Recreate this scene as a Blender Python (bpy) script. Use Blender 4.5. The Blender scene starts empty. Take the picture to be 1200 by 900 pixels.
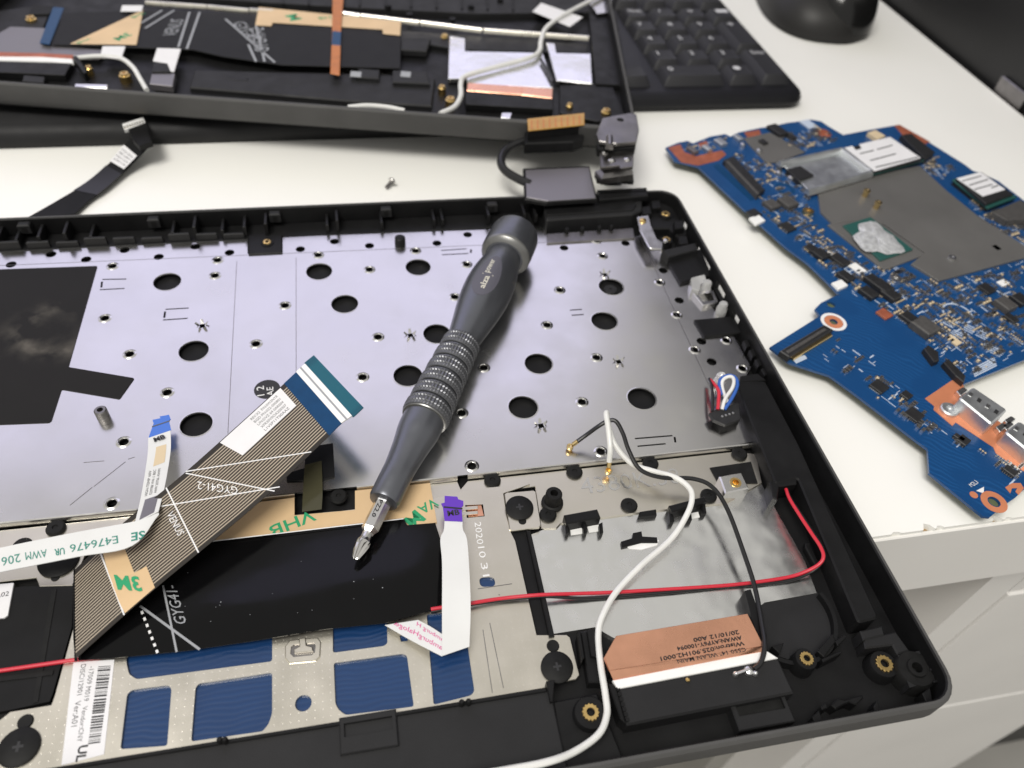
import bpy, bmesh, math, random
from mathutils import Vector, Matrix
from mathutils.geometry import tessellate_polygon
random.seed(7)
scene = bpy.context.scene
col = scene.collection
# ------------------------------------------------------------------ camera
CAM = Vector((-0.138966, -0.0451995, 0.1970129))
RX = Vector((0.98011874, -0.18342985, 0.07563562))     # right
RY = Vector((-0.08563024, -0.73493345, -0.67271114))   # down in the picture
RZ = Vector((0.17898245, 0.6528601, -0.73602919))      # viewing direction
FPX = 892.83
cd = bpy.data.cameras.new('camera')
cam = bpy.data.objects.new('camera', cd); col.objects.link(cam)
cd.sensor_width = 36.0; cd.sensor_fit = 'HORIZONTAL'; cd.lens = 36.0*FPX/1200.0
cd.clip_start = 0.01; cd.clip_end = 50
cam.matrix_world = Matrix(((RX.x, -RY.x, -RZ.x, CAM.x), (RX.y, -RY.y, -RZ.y, CAM.y), (RX.z, -RY.z, -RZ.z, CAM.z), (0, 0, 0, 1)))
cd.dof.use_dof = True; cd.dof.focus_distance = 0.222; cd.dof.aperture_fstop = 12.5
scene.camera = cam
# ------------------------------------------------------------------ light
w = bpy.data.worlds.new('World'); scene.world = w; w.use_nodes = True
bgn = w.node_tree.nodes['Background']
bgn.inputs[0].default_value = (1.0, 0.975, 0.925, 1); bgn.inputs[1].default_value = 0.585
def area(name, loc, target, sx, sy, power, color):
    l = bpy.data.lights.new(name, 'AREA'); l.shape = 'RECTANGLE'; l.size = sx; l.size_y = sy; l.energy = power; l.color = color
    o = bpy.data.objects.new(name, l); col.objects.link(o); o.location = loc
    o.rotation_euler = (Vector(target)-Vector(loc)).to_track_quat('-Z', 'Y').to_euler()
    return o
area('window_light', (-0.95, 2.0, 1.55), (-0.95, 0.0, 1.55), 3.4, 1.75, 14.5, (0.60, 0.58, 1.0))
area('ceiling_light', (-0.75, -0.55, 1.9), (-0.1, 0.15, 0), 1.1, 0.6, 38.5, (1.0, 0.965, 0.90))
vs = scene.view_settings
vs.view_transform = 'Standard'; vs.look = 'None'; vs.gamma = 1; vs.use_curve_mapping = False; vs.exposure = 0.0
# ------------------------------------------------------------------ helpers
def P(x, y, z):
    """photo coordinate -> point of the real plane at height z"""
    d = RX*((x-600)/FPX) + RY*((y-450)/FPX) + RZ
    return CAM + d*((z-CAM.z)/d.z)
def W(pts, z): return [P(x, y, z).xy for x, y in pts]
ORG = {}
def thing(name, label, cat, loc=(0, 0, 0), group=None):
    o = bpy.data.objects.new(name, None); col.objects.link(o); o.location = loc; o.empty_display_size = 0.01
    ORG[o] = Vector(loc); o['label'] = label; o['category'] = cat
    if group: o['group'] = group
    return o
def place(name, me, mat, loc, parent=None, label=None, rot=None):
    o = bpy.data.objects.new(name, me); col.objects.link(o)
    if mat is not None and not me.materials: me.materials.append(mat)
    loc = Vector(loc); ORG[o] = loc
    if parent is not None: o.parent = parent; o.location = loc-ORG[parent]
    else: o.location = loc
    if rot is not None: o.rotation_euler = rot
    if label: o['label'] = label
    return o
def mesh(name, vs_, fs, mat, parent=None, smooth=False, uv=None, label=None, kind=None):
    xs = [v[0] for v in vs_]; ys = [v[1] for v in vs_]; zs = [v[2] for v in vs_]
    c = Vector(((min(xs)+max(xs))/2, (min(ys)+max(ys))/2, min(zs)))
    me = bpy.data.meshes.new(name)
    me.from_pydata([(v[0]-c.x, v[1]-c.y, v[2]-c.z) for v in vs_], [], fs)
    if uv:
        l = me.uv_layers.new(name='UVMap')
        for lp in me.loops: l.data[lp.index].uv = uv[lp.vertex_index]
    bm = bmesh.new(); bm.from_mesh(me); bmesh.ops.recalc_face_normals(bm, faces=bm.faces); bm.to_mesh(me); bm.free()
    if smooth:
        me.polygons.foreach_set('use_smooth', [True]*len(me.polygons))
        try: me.set_sharp_from_angle(angle=math.radians(35))
        except Exception: pass
    o = place(name, me, mat, c, parent, label)
    if kind: o['kind'] = kind
    return o
def tag(o, label, cat, group=None, kind=None):
    if label: o['label'] = label
    if cat: o['category'] = cat
    if group: o['group'] = group
    if kind: o['kind'] = kind
    return o
def sarea(l): return sum(l[i][0]*l[(i+1) % len(l)][1]-l[(i+1) % len(l)][0]*l[i][1] for i in range(len(l)))/2
def ccw(l):
    l = [Vector((p[0], p[1])) for p in l]
    return l if sarea(l) > 0 else l[::-1]
def offset(l, d):
    n = len(l); out = []
    for i in range(n):
        a, b, c = l[i-1], l[i], l[(i+1) % n]
        e1 = (b-a).normalized(); e2 = (c-b).normalized()
        n1 = Vector((-e1.y, e1.x)); n2 = Vector((-e2.y, e2.x))
        m = n1+n2
        k = m.length_squared
        out.append(b + (m*(2*d/k) if k > 0.3 else n1*d))
    return out
def fillet(l, r, n=4):
    l = ccw(l); out = []; N = len(l)
    for i in range(N):
        a, b, c = l[i-1], l[i], l[(i+1) % N]
        u = (a-b); v = (c-b); ru = min(r, u.length*.45); rv = min(r, v.length*.45); q = min(ru, rv)
        p0 = b+u.normalized()*q; p1 = b+v.normalized()*q
        for k in range(n+1):
            t = k/n; out.append(p0*(1-t)**2 + b*2*t*(1-t) + p1*t*t)
    return out
def prism(name, loop, z0, z1, mat, parent=None, holes=(), ch=0.0, r=0.0, label=None, smooth=False):
    loop = fillet(loop, r) if r else ccw(loop)
    n = len(loop); V = []; F = []
    top = offset(loop, ch) if ch else loop
    loops3 = [[Vector((p[0], p[1], 0)) for p in top]] + [[Vector((p[0], p[1], 0)) for p in ccw(h)] for h in holes]
    tri = tessellate_polygon(loops3)
    flat = [p for l in loops3 for p in l]; m = len(flat)
    V += [(p.x, p.y, z1) for p in flat]
    F += [tuple(t) for t in tri]
    V += [(p.x, p.y, z0) for p in loop] + [(p.x, p.y, z0) for p in flat[n:]]
    F += [tuple(m+i for i in t[::-1]) for t in tri]
    if ch:
        b = len(V); V += [(p.x, p.y, z1-ch) for p in loop]
        for i in range(n):
            j = (i+1) % n
            F.append((m+i, m+j, b+j, b+i)); F.append((b+i, b+j, j, i))
    else:
        for i in range(n):
            j = (i+1) % n; F.append((m+i, m+j, j, i))
    s = n
    for h in loops3[1:]:
        k = len(h)
        for i in range(k):
            j = (i+1) % k; F.append((s+i, s+j, m+s+j, m+s+i))
        s += k
    return mesh(name, V, F, mat, parent, smooth, None, label)
def circ(c, r, n=20, a0=0.0): return [(c[0]+r*math.cos(a0+2*math.pi*i/n), c[1]+r*math.sin(a0+2*math.pi*i/n)) for i in range(n)]
def rect(x0, y0, x1, y1): return [(x0, y0), (x1, y0), (x1, y1), (x0, y1)]
def box(name, x0, x1, y0, y1, z0, z1, mat, parent=None, ch=0.0, r=0.0, label=None):
    return prism(name, rect(x0, y0, x1, y1), z0, z1, mat, parent, ch=ch, r=r, label=label)
LC = {}
def lathe_mesh(name, prof, seg=20):
    key = (name, tuple(prof), seg)
    if key in LC: return LC[key]
    V = []; F = []
    for r, z in prof:
        for i in range(seg):
            a = 2*math.pi*i/seg; V.append((r*math.cos(a), r*math.sin(a), z))
    for k in range(len(prof)-1):
        for i in range(seg):
            j = (i+1) % seg; F.append((k*seg+i, k*seg+j, (k+1)*seg+j, (k+1)*seg+i))
    me = bpy.data.meshes.new(name); me.from_pydata(V, [], F)
    bm = bmesh.new(); bm.from_mesh(me); bmesh.ops.remove_doubles(bm, verts=bm.verts, dist=1e-7)
    bmesh.ops.recalc_face_normals(bm, faces=bm.faces); bm.to_mesh(me); bm.free()
    me.polygons.foreach_set('use_smooth', [True]*len(me.polygons))
    try: me.set_sharp_from_angle(angle=math.radians(40))
    except Exception: pass
    LC[key] = me; return me
def lathe(name, prof, c, mat, parent=None, seg=20, z=0.0, rot=None, label=None):
    me = lathe_mesh(name, [tuple(p) for p in prof], seg)
    if me.materials and me.materials[0] is not mat: me = me.copy(); me.materials.clear()
    return place(name, me, mat, (c[0], c[1], z), parent, label, rot)
def catmull(pts, n=8):
    pts = [Vector(p) for p in pts]; out = []
    q = [pts[0]*2-pts[1]]+pts+[pts[-1]*2-pts[-2]]
    for i in range(1, len(q)-2):
        a, b, c, d = q[i-1], q[i], q[i+1], q[i+2]
        for k in range(n):
            t = k/n
            out.append(0.5*((2*b)+(c-a)*t+(2*a-5*b+4*c-d)*t*t+(3*b-a-3*c+d)*t**3))
    out.append(pts[-1]); return out
def tube(name, pts, r, mat, parent=None, seg=10, n=8, label=None):
    c = catmull(pts, n) if n > 1 else [Vector(p) for p in pts]
    V = []; F = []; up = Vector((0.13, 0.2, 1))
    for i, p in enumerate(c):
        t = (c[min(i+1, len(c)-1)]-c[max(i-1, 0)]).normalized()
        a = t.cross(up); a = a.normalized() if a.length > 1e-4 else Vector((1, 0, 0)); b = t.cross(a); up = -b if b.dot(up) < 0 else b
        for k in range(seg):
            th = 2*math.pi*k/seg; V.append(p+a*r*math.cos(th)+up*r*math.sin(th))
    m = len(c)
    for i in range(m-1):
        for k in range(seg):
            l = (k+1) % seg; F.append((i*seg+k, i*seg+l, (i+1)*seg+l, (i+1)*seg+k))
    F.append(tuple(range(seg))); F.append(tuple((m-1)*seg+k for k in range(seg)))
    return mesh(name, V, F, mat, parent, True, None, label)
class Strip:
    """flat flexible strip between two edge lines; f(s,t,off) gives a point of its surface"""
    def __init__(self, L, R, n=6, smooth=True):
        self.L = catmull(L, n) if smooth else [Vector(p) for p in L]; self.R = catmull(R, n) if smooth else [Vector(p) for p in R]
        self.n = len(self.L)-1
    def f(self, s, t, off=0.0):
        x = max(0, min(s, 1))*self.n; i = min(int(x), self.n-1); k = x-i
        a = self.L[i].lerp(self.L[i+1], k); b = self.R[i].lerp(self.R[i+1], k)
        p = a.lerp(b, t)
        if off:
            nrm = (self.L[i+1]-self.L[i]).cross(b-a)
            nrm = nrm.normalized() if nrm.length > 0 else Vector((0, 0, 1))
            if nrm.z < 0: nrm = -nrm
            p = p+nrm*off
        return p
    def sheet(self, name, th, mat, parent=None, s0=0, s1=1, t0=0, t1=1, off=0.0, ns=None, nt=4, label=None, kind=None):
        ns = ns or max(2, int(self.n*(s1-s0))); V = []; F = []; U = []
        for o in (off+th, off):
            for i in range(ns+1):
                s = s0+(s1-s0)*i/ns
                for j in range(nt+1):
                    t = t0+(t1-t0)*j/nt; V.append(self.f(s, t, o if o else 1e-9)); U.append((s, t))
        m = (ns+1)*(nt+1); w_ = nt+1
        for i in range(ns):
            for j in range(nt):
                a = i*w_+j; F.append((a, a+1, a+w_+1, a+w_)); F.append((m+a, m+a+w_, m+a+w_+1, m+a+1))
        for i in range(ns):
            for j in (0, nt): a = i*w_+j; F.append((a, a+w_, m+a+w_, m+a))
        for j in range(nt):
            for i in (0, ns): a = i*w_+j; F.append((a, a+1, m+a+1, m+a))
        return mesh(name, V, F, mat, parent, True, U, label, kind)
    def patch(self, name, quad, off, mat, parent, th=0.00006, n=4):
        """printed line or sticker given by its four (s,t) corners"""
        V = []; F = []
        for i in range(n+1):
            for j in range(n+1):
                u, v = i/n, j/n
                s = (quad[0][0]*(1-u)+quad[1][0]*u)*(1-v)+(quad[3][0]*(1-u)+quad[2][0]*u)*v
                t = (quad[0][1]*(1-u)+quad[1][1]*u)*(1-v)+(quad[3][1]*(1-u)+quad[2][1]*u)*v
                V.append(self.f(s, t, off))
        for i in range(n):
            for j in range(n): a = i*(n+1)+j; F.append((a, a+1, a+n+2, a+n+1))
        return mesh(name, V, F, mat, parent)
def text_data(s, spacing=1.0, bold=0.0):
    c = bpy.data.curves.new('lettering', 'FONT'); c.body = s; c.size = 1.0; c.space_character = spacing; c.resolution_u = 2; c.offset = bold
    o = bpy.data.objects.new('lettering', c); col.objects.link(o)
    dg = bpy.context.evaluated_depsgraph_get(); me = bpy.data.meshes.new_from_object(o.evaluated_get(dg))
    bpy.data.objects.remove(o); bpy.data.curves.remove(c)
    V = [v.co.copy() for v in me.vertices]; F = [tuple(p.vertices) for p in me.polygons]; bpy.data.meshes.remove(me)
    x0 = min(v.x for v in V); x1 = max(v.x for v in V); y0 = min(v.y for v in V); y1 = max(v.y for v in V)
    return [((v.x-x0)/(x1-x0), (v.y-y0)/(y1-y0)) for v in V], F, (x1-x0)/(y1-y0)
def text(name, s, fn, mat, parent, spacing=1.0, bold=0.0):
    V, F, asp = text_data(s, spacing, bold)
    return mesh(name, [fn(u, v) for u, v in V], F, mat, parent)
def flat_text(name, s, a, b, h, z, mat, parent, mirror=False, spacing=1.0, bold=0.0, hw=None):
    """lettering lying at height z, baseline from photo point a to b, h = letter height as share of its length (None keeps the type's shape)"""
    V, F, asp = text_data(s, spacing, bold)
    A = P(a[0], a[1], z); B = P(b[0], b[1], z); u = B-A; v = Vector((-u.y, u.x, 0))
    if mirror: v = -v
    k = (1/asp if h is None else h)
    if hw: k = hw/u.length
    return mesh(name, [A+u*x+v*(k*y) for x, y in V], F, mat, parent)
def bar(name, a, b, wd, z, mat, parent, th=0.00008):
    """thin printed or cut line lying at height z between two photo points"""
    A = P(a[0], a[1], z); B = P(b[0], b[1], z); u = (B-A).normalized(); n = Vector((-u.y, u.x, 0))*wd/2
    return prism(name, [(A+n).xy, (A-n).xy, (B-n).xy, (B+n).xy], z-th, z, mat, parent)
# ------------------------------------------------------------------ materials
def mat(name, c, rough=0.5, metal=0.0, bump=None, var=0.0, vscale=40.0, rvar=0.0, coat=0.0, spec=0.5, trans=0.0, ior=1.45):
    m = bpy.data.materials.new(name); m.use_nodes = True; nt = m.node_tree; b = nt.nodes['Principled BSDF']
    b.inputs['Base Color'].default_value = (*c, 1); b.inputs['Roughness'].default_value = rough; b.inputs['Metallic'].default_value = metal
    b.inputs['Coat Weight'].default_value = coat; b.inputs['Coat Roughness'].default_value = 0.12
    b.inputs['Specular IOR Level'].default_value = spec; b.inputs['Transmission Weight'].default_value = trans; b.inputs['IOR'].default_value = ior
    tc = nt.nodes.new('ShaderNodeTexCoord')
    def noise(sc, det=4.0):
        n = nt.nodes.new('ShaderNodeTexNoise'); n.inputs['Scale'].default_value = sc; n.inputs['Detail'].default_value = det
        nt.links.new(tc.outputs['Object'], n.inputs['Vector']); return n
    if var:
        n = noise(vscale); r = nt.nodes.new('ShaderNodeValToRGB'); nt.links.new(n.outputs['Fac'], r.inputs[0])
        r.color_ramp.elements[0].position = 0.3; r.color_ramp.elements[1].position = 0.7
        r.color_ramp.elements[0].color = (*[max(0, x*(1-var)) for x in c], 1); r.color_ramp.elements[1].color = (*[min(1, x*(1+var)) for x in c], 1)
        nt.links.new(r.outputs[0], b.inputs['Base Color'])
    if rvar:
        n = noise(vscale*1.7); mr = nt.nodes.new('ShaderNodeMapRange'); nt.links.new(n.outputs['Fac'], mr.inputs[0])
        mr.inputs[1].default_value = .3; mr.inputs[2].default_value = .7
        mr.inputs[3].default_value = max(0.02, rough-rvar); mr.inputs[4].default_value = rough+rvar; nt.links.new(mr.outputs[0], b.inputs['Roughness'])
    if bump:
        prev = None
        for sc, st in bump:
            n = noise(sc, 3.0 if sc > 200 else 0.0); bp = nt.nodes.new('ShaderNodeBump'); bp.inputs['Strength'].default_value = 1.0; bp.inputs['Distance'].default_value = st
            nt.links.new(n.outputs['Fac'], bp.inputs['Height'])
            if prev: nt.links.new(prev.outputs[0], bp.inputs['Normal'])
            prev = bp
        nt.links.new(prev.outputs[0], b.inputs['Normal'])
    return m
def nodes(m): return m.node_tree, m.node_tree.nodes['Principled BSDF']
M = {}
M['plastic'] = mat('black_plastic', (.0085, .0085, .009), .46, spec=.22, bump=[(2600, .00003), (60, .0002)], var=.25, vscale=90, rvar=.08)
M['plastic_soft'] = mat('charcoal_plastic', (.016, .016, .017), .56, spec=.28, bump=[(3000, .00003)], var=.15, vscale=70, rvar=.06)
M['rim'] = mat('textured_grey_plastic', (.062, .061, .060), .62, bump=[(4200, .00004)], var=.12, vscale=60)
M['rubber'] = mat('black_rubber', (.008, .008, .008), .6, spec=.25, var=.3, vscale=400)
M['black_gloss'] = mat('glossy_black_film', (.003, .003, .0034), .13, bump=[(28, .0008), (90, .0001)], rvar=.06, vscale=60, spec=.24)
M['black_matte'] = mat('matte_black_film', (.008, .008, .0085), .55, var=.2, vscale=120, spec=.2)
M['plate'] = mat('keyboard_plate_steel', (.67, .66, .645), .23, 1.0, bump=[(18, .00020)], var=.04, vscale=32, rvar=.05)
M['steel'] = mat('bright_steel', (.72, .71, .69), .22, 1.0, rvar=.05, vscale=150)
M['steel_dark'] = mat('dark_steel', (.24, .23, .225), .36, 1.0, var=.2, vscale=120, rvar=.08)
M['foil'] = mat('aluminium_foil', (.86, .86, .845), .24, 1.0, bump=[(45, .0010), (200, .00012)], rvar=.07, vscale=110)
M['copper'] = mat('copper_tape', (.88, .46, .30), .28, 1.0, bump=[(60, .0006), (400, .00005)], var=.1, vscale=90, rvar=.08)
M['brass'] = mat('brass', (.78, .55, .22), .28, 1.0, var=.1, vscale=600)
M['gold'] = mat('gold_contact', (.82, .62, .30), .25, 1.0)
M['white'] = mat('white_plastic', (.80, .80, .79), .42, var=.04, vscale=100)
M['white_flex'] = mat('white_flat_cable', (.66, .665, .66), .42, spec=.3, bump=[(60, .0002)], var=.03, vscale=80)
M['paper'] = mat('white_label_paper', (.72, .715, .73), .6, spec=.3, var=.03, vscale=120)
M['ink'] = mat('black_ink', (.02, .02, .022), .5)
M['ink_soft'] = mat('worn_black_ink', (.10, .10, .105), .6)
M['print_white'] = mat('white_print', (.74, .74, .74), .5)
M['print_grey'] = mat('grey_print', (.30, .31, .33), .5)
M['green'] = mat('green_ink', (.02, .30, .13), .5)
M['green_dark'] = mat('dark_green_ink', (.03, .22, .17), .5)
M['pink'] = mat('magenta_ink', (.62, .06, .26), .5)
M['tan'] = mat('tan_tape_liner', (.62, .44, .25), .42, var=.06, vscale=60, bump=[(90, .0002)])
M['blue_stiff'] = mat('blue_stiffener', (.003, .042, .12), .4, spec=.3, var=.08, vscale=300)
M['teal'] = mat('teal_contact_end', (.008, .15, .21), .35, var=.12, vscale=500)
M['blue_tab'] = mat('blue_pull_tab', (.06, .16, .56), .4)
M['purple'] = mat('purple_pull_tab', (.11, .035, .42), .35)
M['red'] = mat('red_wire_sheath', (.55, .025, .045), .38)
M['wire_black'] = mat('black_wire_sheath', (.013, .013, .014), .34)
M['wire_white'] = mat('white_wire_sheath', (.70, .70, .68), .36, var=.06, vscale=200)
M['wire_blue'] = mat('blue_wire_sheath', (.03, .11, .42), .35)
M['desk'] = mat('white_desk_laminate', (.84, .835, .80), .34, bump=[(1800, .000015)], var=.02, vscale=8, rvar=.05)
M['desk_edge'] = mat('white_edge_banding', (.76, .745, .72), .42, var=.03, vscale=9)
M['cabinet'] = mat('white_cabinet_board', (.74, .725, .70), .45, var=.04, vscale=10)
M['recess'] = mat('grey_back_panel', (.33, .32, .295), .6, var=.05, vscale=14)
M['chip_wood'] = mat('chipped_particle_board', (.33, .22, .11), .8, var=.4, vscale=900)
M['floor'] = mat('grey_floor', (.30, .29, .27), .55, var=.08, vscale=5)
M['driver'] = mat('anodised_grey_metal', (.150, .156, .175), .33, .8, bump=[(5000, .000008)], rvar=.04, vscale=200)
M['driver_grip'] = mat('knurled_grey_metal', (.15, .153, .165), .38, .75, rvar=.05, vscale=300)
M['driver_edge'] = mat('polished_chamfer', (.24, .24, .235), .36, .9)
M['logo_oval'] = mat('matte_logo_inlay', (.085, .083, .105), .5)
M['logo'] = mat('pale_logo_print', (.55, .53, .46), .5)
M['nickel'] = mat('nickel_steel', (.74, .70, .61), .33, 1.0, bump=[(40, .00012)], var=.04, vscale=50, rvar=.05)
M['glow_plastic'] = mat('clear_light_pipe', (.95, .95, .95), .08, trans=.65, ior=1.49)
M['film'] = mat('grey_insulating_film', (.115, .112, .108), .26, bump=[(24, .0006)], spec=.8, var=.12, vscale=30)
M['substrate'] = mat('green_chip_substrate', (.02, .085, .075), .35)
M['paste'] = mat('grey_thermal_paste', (.55, .56, .57), .42, .35, bump=[(500, .0006)], var=.25, vscale=500)
M['chip'] = mat('black_chip_epoxy', (.018, .018, .019), .42, var=.2, vscale=600)
M['chip_grey'] = mat('dark_grey_inductor', (.065, .062, .06), .5, var=.2, vscale=600)
M['solder'] = mat('solder', (.70, .70, .70), .3, 1.0)
M['bare_copper'] = mat('bare_copper_pour', (.72, .27, .14), .38, .35, var=.08, vscale=120)
M['bare_copper_dark'] = mat('dull_copper_pour', (.34, .10, .055), .45, .2, var=.2, vscale=200)
M['pcb_edge'] = mat('board_edge', (.10, .12, .06), .6)
M['silk'] = mat('silkscreen', (.46, .53, .64), .5)
M['cream'] = mat('cream_connector', (.62, .50, .33), .5)
M['orange_flex'] = mat('orange_polyimide', (.42, .13, .018), .35, var=.15, vscale=200)
M['amber_flex'] = mat('amber_polyimide', (.40, .22, .05), .35, var=.12, vscale=200)
M['kb'] = mat('black_keyboard_plastic', (.010, .010, .012), .42, spec=.3, bump=[(4000, .00002)], var=.15, vscale=60)
M['keytop'] = mat('key_cap_plastic', (.022, .022, .025), .5, spec=.35, bump=[(4000, .00003)])
M['legend'] = mat('key_legend', (.55, .55, .57), .5)
M['mouse_side'] = mat('dark_grey_mouse_shell', (.018, .0175, .017), .45, spec=.35, bump=[(3500, .00002)])
M['mouse_top'] = mat('glossy_black_mouse_top', (.006, .006, .006), .16)
M['module'] = mat('grey_foil_wrap', (.20, .19, .20), .36, .6, bump=[(60, .0002)])
M['case'] = mat('black_cabinet_board', (.012, .012, .0125), .42, bump=[(700, .00004)], var=.2, vscale=12)
M['smudge'] = None

# striped flex ribbon (copper lines across the width of the strip)
def striped(name, n, ca, cb, duty=.5, edge=(.022, .018, .014)):
    m = mat(name, ca, .36); nt, b = nodes(m)
    u = nt.nodes.new('ShaderNodeUVMap'); s = nt.nodes.new('ShaderNodeSeparateXYZ'); nt.links.new(u.outputs[0], s.inputs[0])
    mu = nt.nodes.new('ShaderNodeMath'); mu.operation = 'MULTIPLY'; mu.inputs[1].default_value = n; nt.links.new(s.outputs['Y'], mu.inputs[0])
    fr = nt.nodes.new('ShaderNodeMath'); fr.operation = 'FRACT'; nt.links.new(mu.outputs[0], fr.inputs[0])
    r = nt.nodes.new('ShaderNodeValToRGB'); e = r.color_ramp.elements
    e[0].position = duty-.1; e[0].color = (*ca, 1); e[1].position = duty+.1; e[1].color = (*cb, 1); nt.links.new(fr.outputs[0], r.inputs[0])
    # dark borders without lines
    for lo, sign in ((.05, 'LESS_THAN'), (.93, 'GREATER_THAN')):
        g = nt.nodes.new('ShaderNodeMath'); g.operation = sign; g.inputs[1].default_value = lo; nt.links.new(s.outputs['Y'], g.inputs[0])
        mx = nt.nodes.new('ShaderNodeMix'); mx.data_type = 'RGBA'; nt.links.new(g.outputs[0], mx.inputs[0])
        src = b.inputs['Base Color'].links[0].from_socket if b.inputs['Base Color'].links else r.outputs[0]
        nt.links.new(src, mx.inputs[6]); mx.inputs[7].default_value = (*edge, 1); nt.links.new(mx.outputs[2], b.inputs['Base Color'])
    return m
M['ribbon'] = striped('striped_flex', 28, (.024, .017, .012), (.42, .36, .28), .62)
M['teal_pins'] = striped('teal_contacts', 34, (.002, .05, .085), (.008, .13, .18), .5, (.003, .07, .11))
# dusty black sticker
M['sticker'] = mat('dusty_black_sticker', (.0105, .0098, .0092), .55, spec=.2)
nt, b = nodes(M['sticker'])
tc = nt.nodes.new('ShaderNodeTexCoord'); mp = nt.nodes.new('ShaderNodeMapping'); mp.inputs['Location'].default_value = (-.0125, -.005, 0); mp.inputs['Scale'].default_value = (1, 1.35, 1)
nt.links.new(tc.outputs['Object'], mp.inputs[0])
ln = nt.nodes.new('ShaderNodeVectorMath'); ln.operation = 'LENGTH'; nt.links.new(mp.outputs[0], ln.inputs[0])
r = nt.nodes.new('ShaderNodeValToRGB'); nt.links.new(ln.outputs['Value'], r.inputs[0])
el = r.color_ramp.elements; el[0].position = .0105; el[0].color = (.06,)*3+(1,); el[1].position = .024; el[1].color = (0, 0, 0, 1)
e2 = el.new(.015); e2.color = (.5,)*3+(1,); e3 = el.new(.0175); e3.color = (.2,)*3+(1,)
nz = nt.nodes.new('ShaderNodeTexNoise'); nz.inputs['Scale'].default_value = 90; nz.inputs['Detail'].default_value = 8; nt.links.new(tc.outputs['Object'], nz.inputs['Vector'])
rr = nt.nodes.new('ShaderNodeValToRGB'); rr.color_ramp.elements[0].position = .46; rr.color_ramp.elements[1].position = .72; nt.links.new(nz.outputs['Fac'], rr.inputs[0])
mm = nt.nodes.new('ShaderNodeMath'); mm.operation = 'MULTIPLY'; nt.links.new(r.outputs[0], mm.inputs[0]); nt.links.new(rr.outputs[0], mm.inputs[1])
ad = nt.nodes.new('ShaderNodeMath'); ad.operation = 'MULTIPLY_ADD'; ad.inputs[1].default_value = .004; nt.links.new(rr.outputs[0], ad.inputs[0]); nt.links.new(mm.outputs[0], ad.inputs[2])
mx = nt.nodes.new('ShaderNodeMix'); mx.data_type = 'RGBA'; nt.links.new(ad.outputs[0], mx.inputs[0]); mx.inputs[6].default_value = (.0105, .0098, .0092, 1); mx.inputs[7].default_value = (.26, .235, .20, 1)
nt.links.new(mx.outputs[2], b.inputs['Base Color'])
# dotted nickel bracket
def dotted(base, pitch, rad, depth):
    m = M[base].copy(); m.name = 'dotted_nickel_steel'; nt, b = nodes(m)
    tc = nt.nodes.new('ShaderNodeTexCoord'); v = nt.nodes.new('ShaderNodeVectorMath'); v.operation = 'SCALE'; v.inputs['Scale'].default_value = 1/pitch
    nt.links.new(tc.outputs['Object'], v.inputs[0])
    f = nt.nodes.new('ShaderNodeVectorMath'); f.operation = 'FRACTION'; nt.links.new(v.outputs[0], f.inputs[0])
    s = nt.nodes.new('ShaderNodeVectorMath'); s.operation = 'SUBTRACT'; s.inputs[1].default_value = (.5, .5, 0); nt.links.new(f.outputs[0], s.inputs[0])
    k = nt.nodes.new('ShaderNodeVectorMath'); k.operation = 'MULTIPLY'; k.inputs[1].default_value = (1, 1, 0); nt.links.new(s.outputs[0], k.inputs[0])
    l = nt.nodes.new('ShaderNodeVectorMath'); l.operation = 'LENGTH'; nt.links.new(k.outputs[0], l.inputs[0])
    mr = nt.nodes.new('ShaderNodeMapRange'); mr.inputs[1].default_value = rad; mr.inputs[2].default_value = rad*.35; nt.links.new(l.outputs['Value'], mr.inputs[0])
    bp = nt.nodes.new('ShaderNodeBump'); bp.inputs['Distance'].default_value = depth; nt.links.new(mr.outputs[0], bp.inputs['Height'])
    if b.inputs['Normal'].links: nt.links.new(b.inputs['Normal'].links[0].from_socket, bp.inputs['Normal'])
    nt.links.new(bp.outputs[0], b.inputs['Normal']); return m
M['nickel_dots'] = dotted('nickel', .0019, .085, -.000022)
# blue circuit board with traces
def pcb(name, c, c2, sc, thr, bdir, dist, bd):
    m = mat(name, c, .30, coat=.3); nt, b = nodes(m)
    tc = nt.nodes.new('ShaderNodeTexCoord')
    n = nt.nodes.new('ShaderNodeTexNoise'); n.inputs['Scale'].default_value = 55; n.inputs['Detail'].default_value = 1; nt.links.new(tc.outputs['Object'], n.inputs['Vector'])
    wv = nt.nodes.new('ShaderNodeTexWave'); wv.wave_type = 'BANDS'; wv.bands_direction = bdir; wv.inputs['Scale'].default_value = sc; wv.inputs['Distortion'].default_value = dist; wv.inputs['Detail'].default_value = 1.5; wv.inputs['Detail Scale'].default_value = .35
    nt.links.new(tc.outputs['Object'], wv.inputs['Vector'])
    r = nt.nodes.new('ShaderNodeValToRGB'); r.color_ramp.elements[0].position = thr; r.color_ramp.elements[0].color = (*c, 1); r.color_ramp.elements[1].position = thr+.1; r.color_ramp.elements[1].color = (*c2, 1)
    nt.links.new(wv.outputs['Fac'], r.inputs[0])
    r2 = nt.nodes.new('ShaderNodeValToRGB'); r2.color_ramp.elements[0].position = .42; r2.color_ramp.elements[1].position = .5; nt.links.new(n.outputs['Fac'], r2.inputs[0])
    mx = nt.nodes.new('ShaderNodeMix'); mx.data_type = 'RGBA'; nt.links.new(r2.outputs[0], mx.inputs[0]); mx.inputs[6].default_value = (*c, 1); nt.links.new(r.outputs[0], mx.inputs[7])
    nt.links.new(mx.outputs[2], b.inputs['Base Color'])
    bp = nt.nodes.new('ShaderNodeBump'); bp.inputs['Distance'].default_value = bd; nt.links.new(wv.outputs['Fac'], bp.inputs['Height']); nt.links.new(bp.outputs[0], b.inputs['Normal'])
    return m
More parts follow.
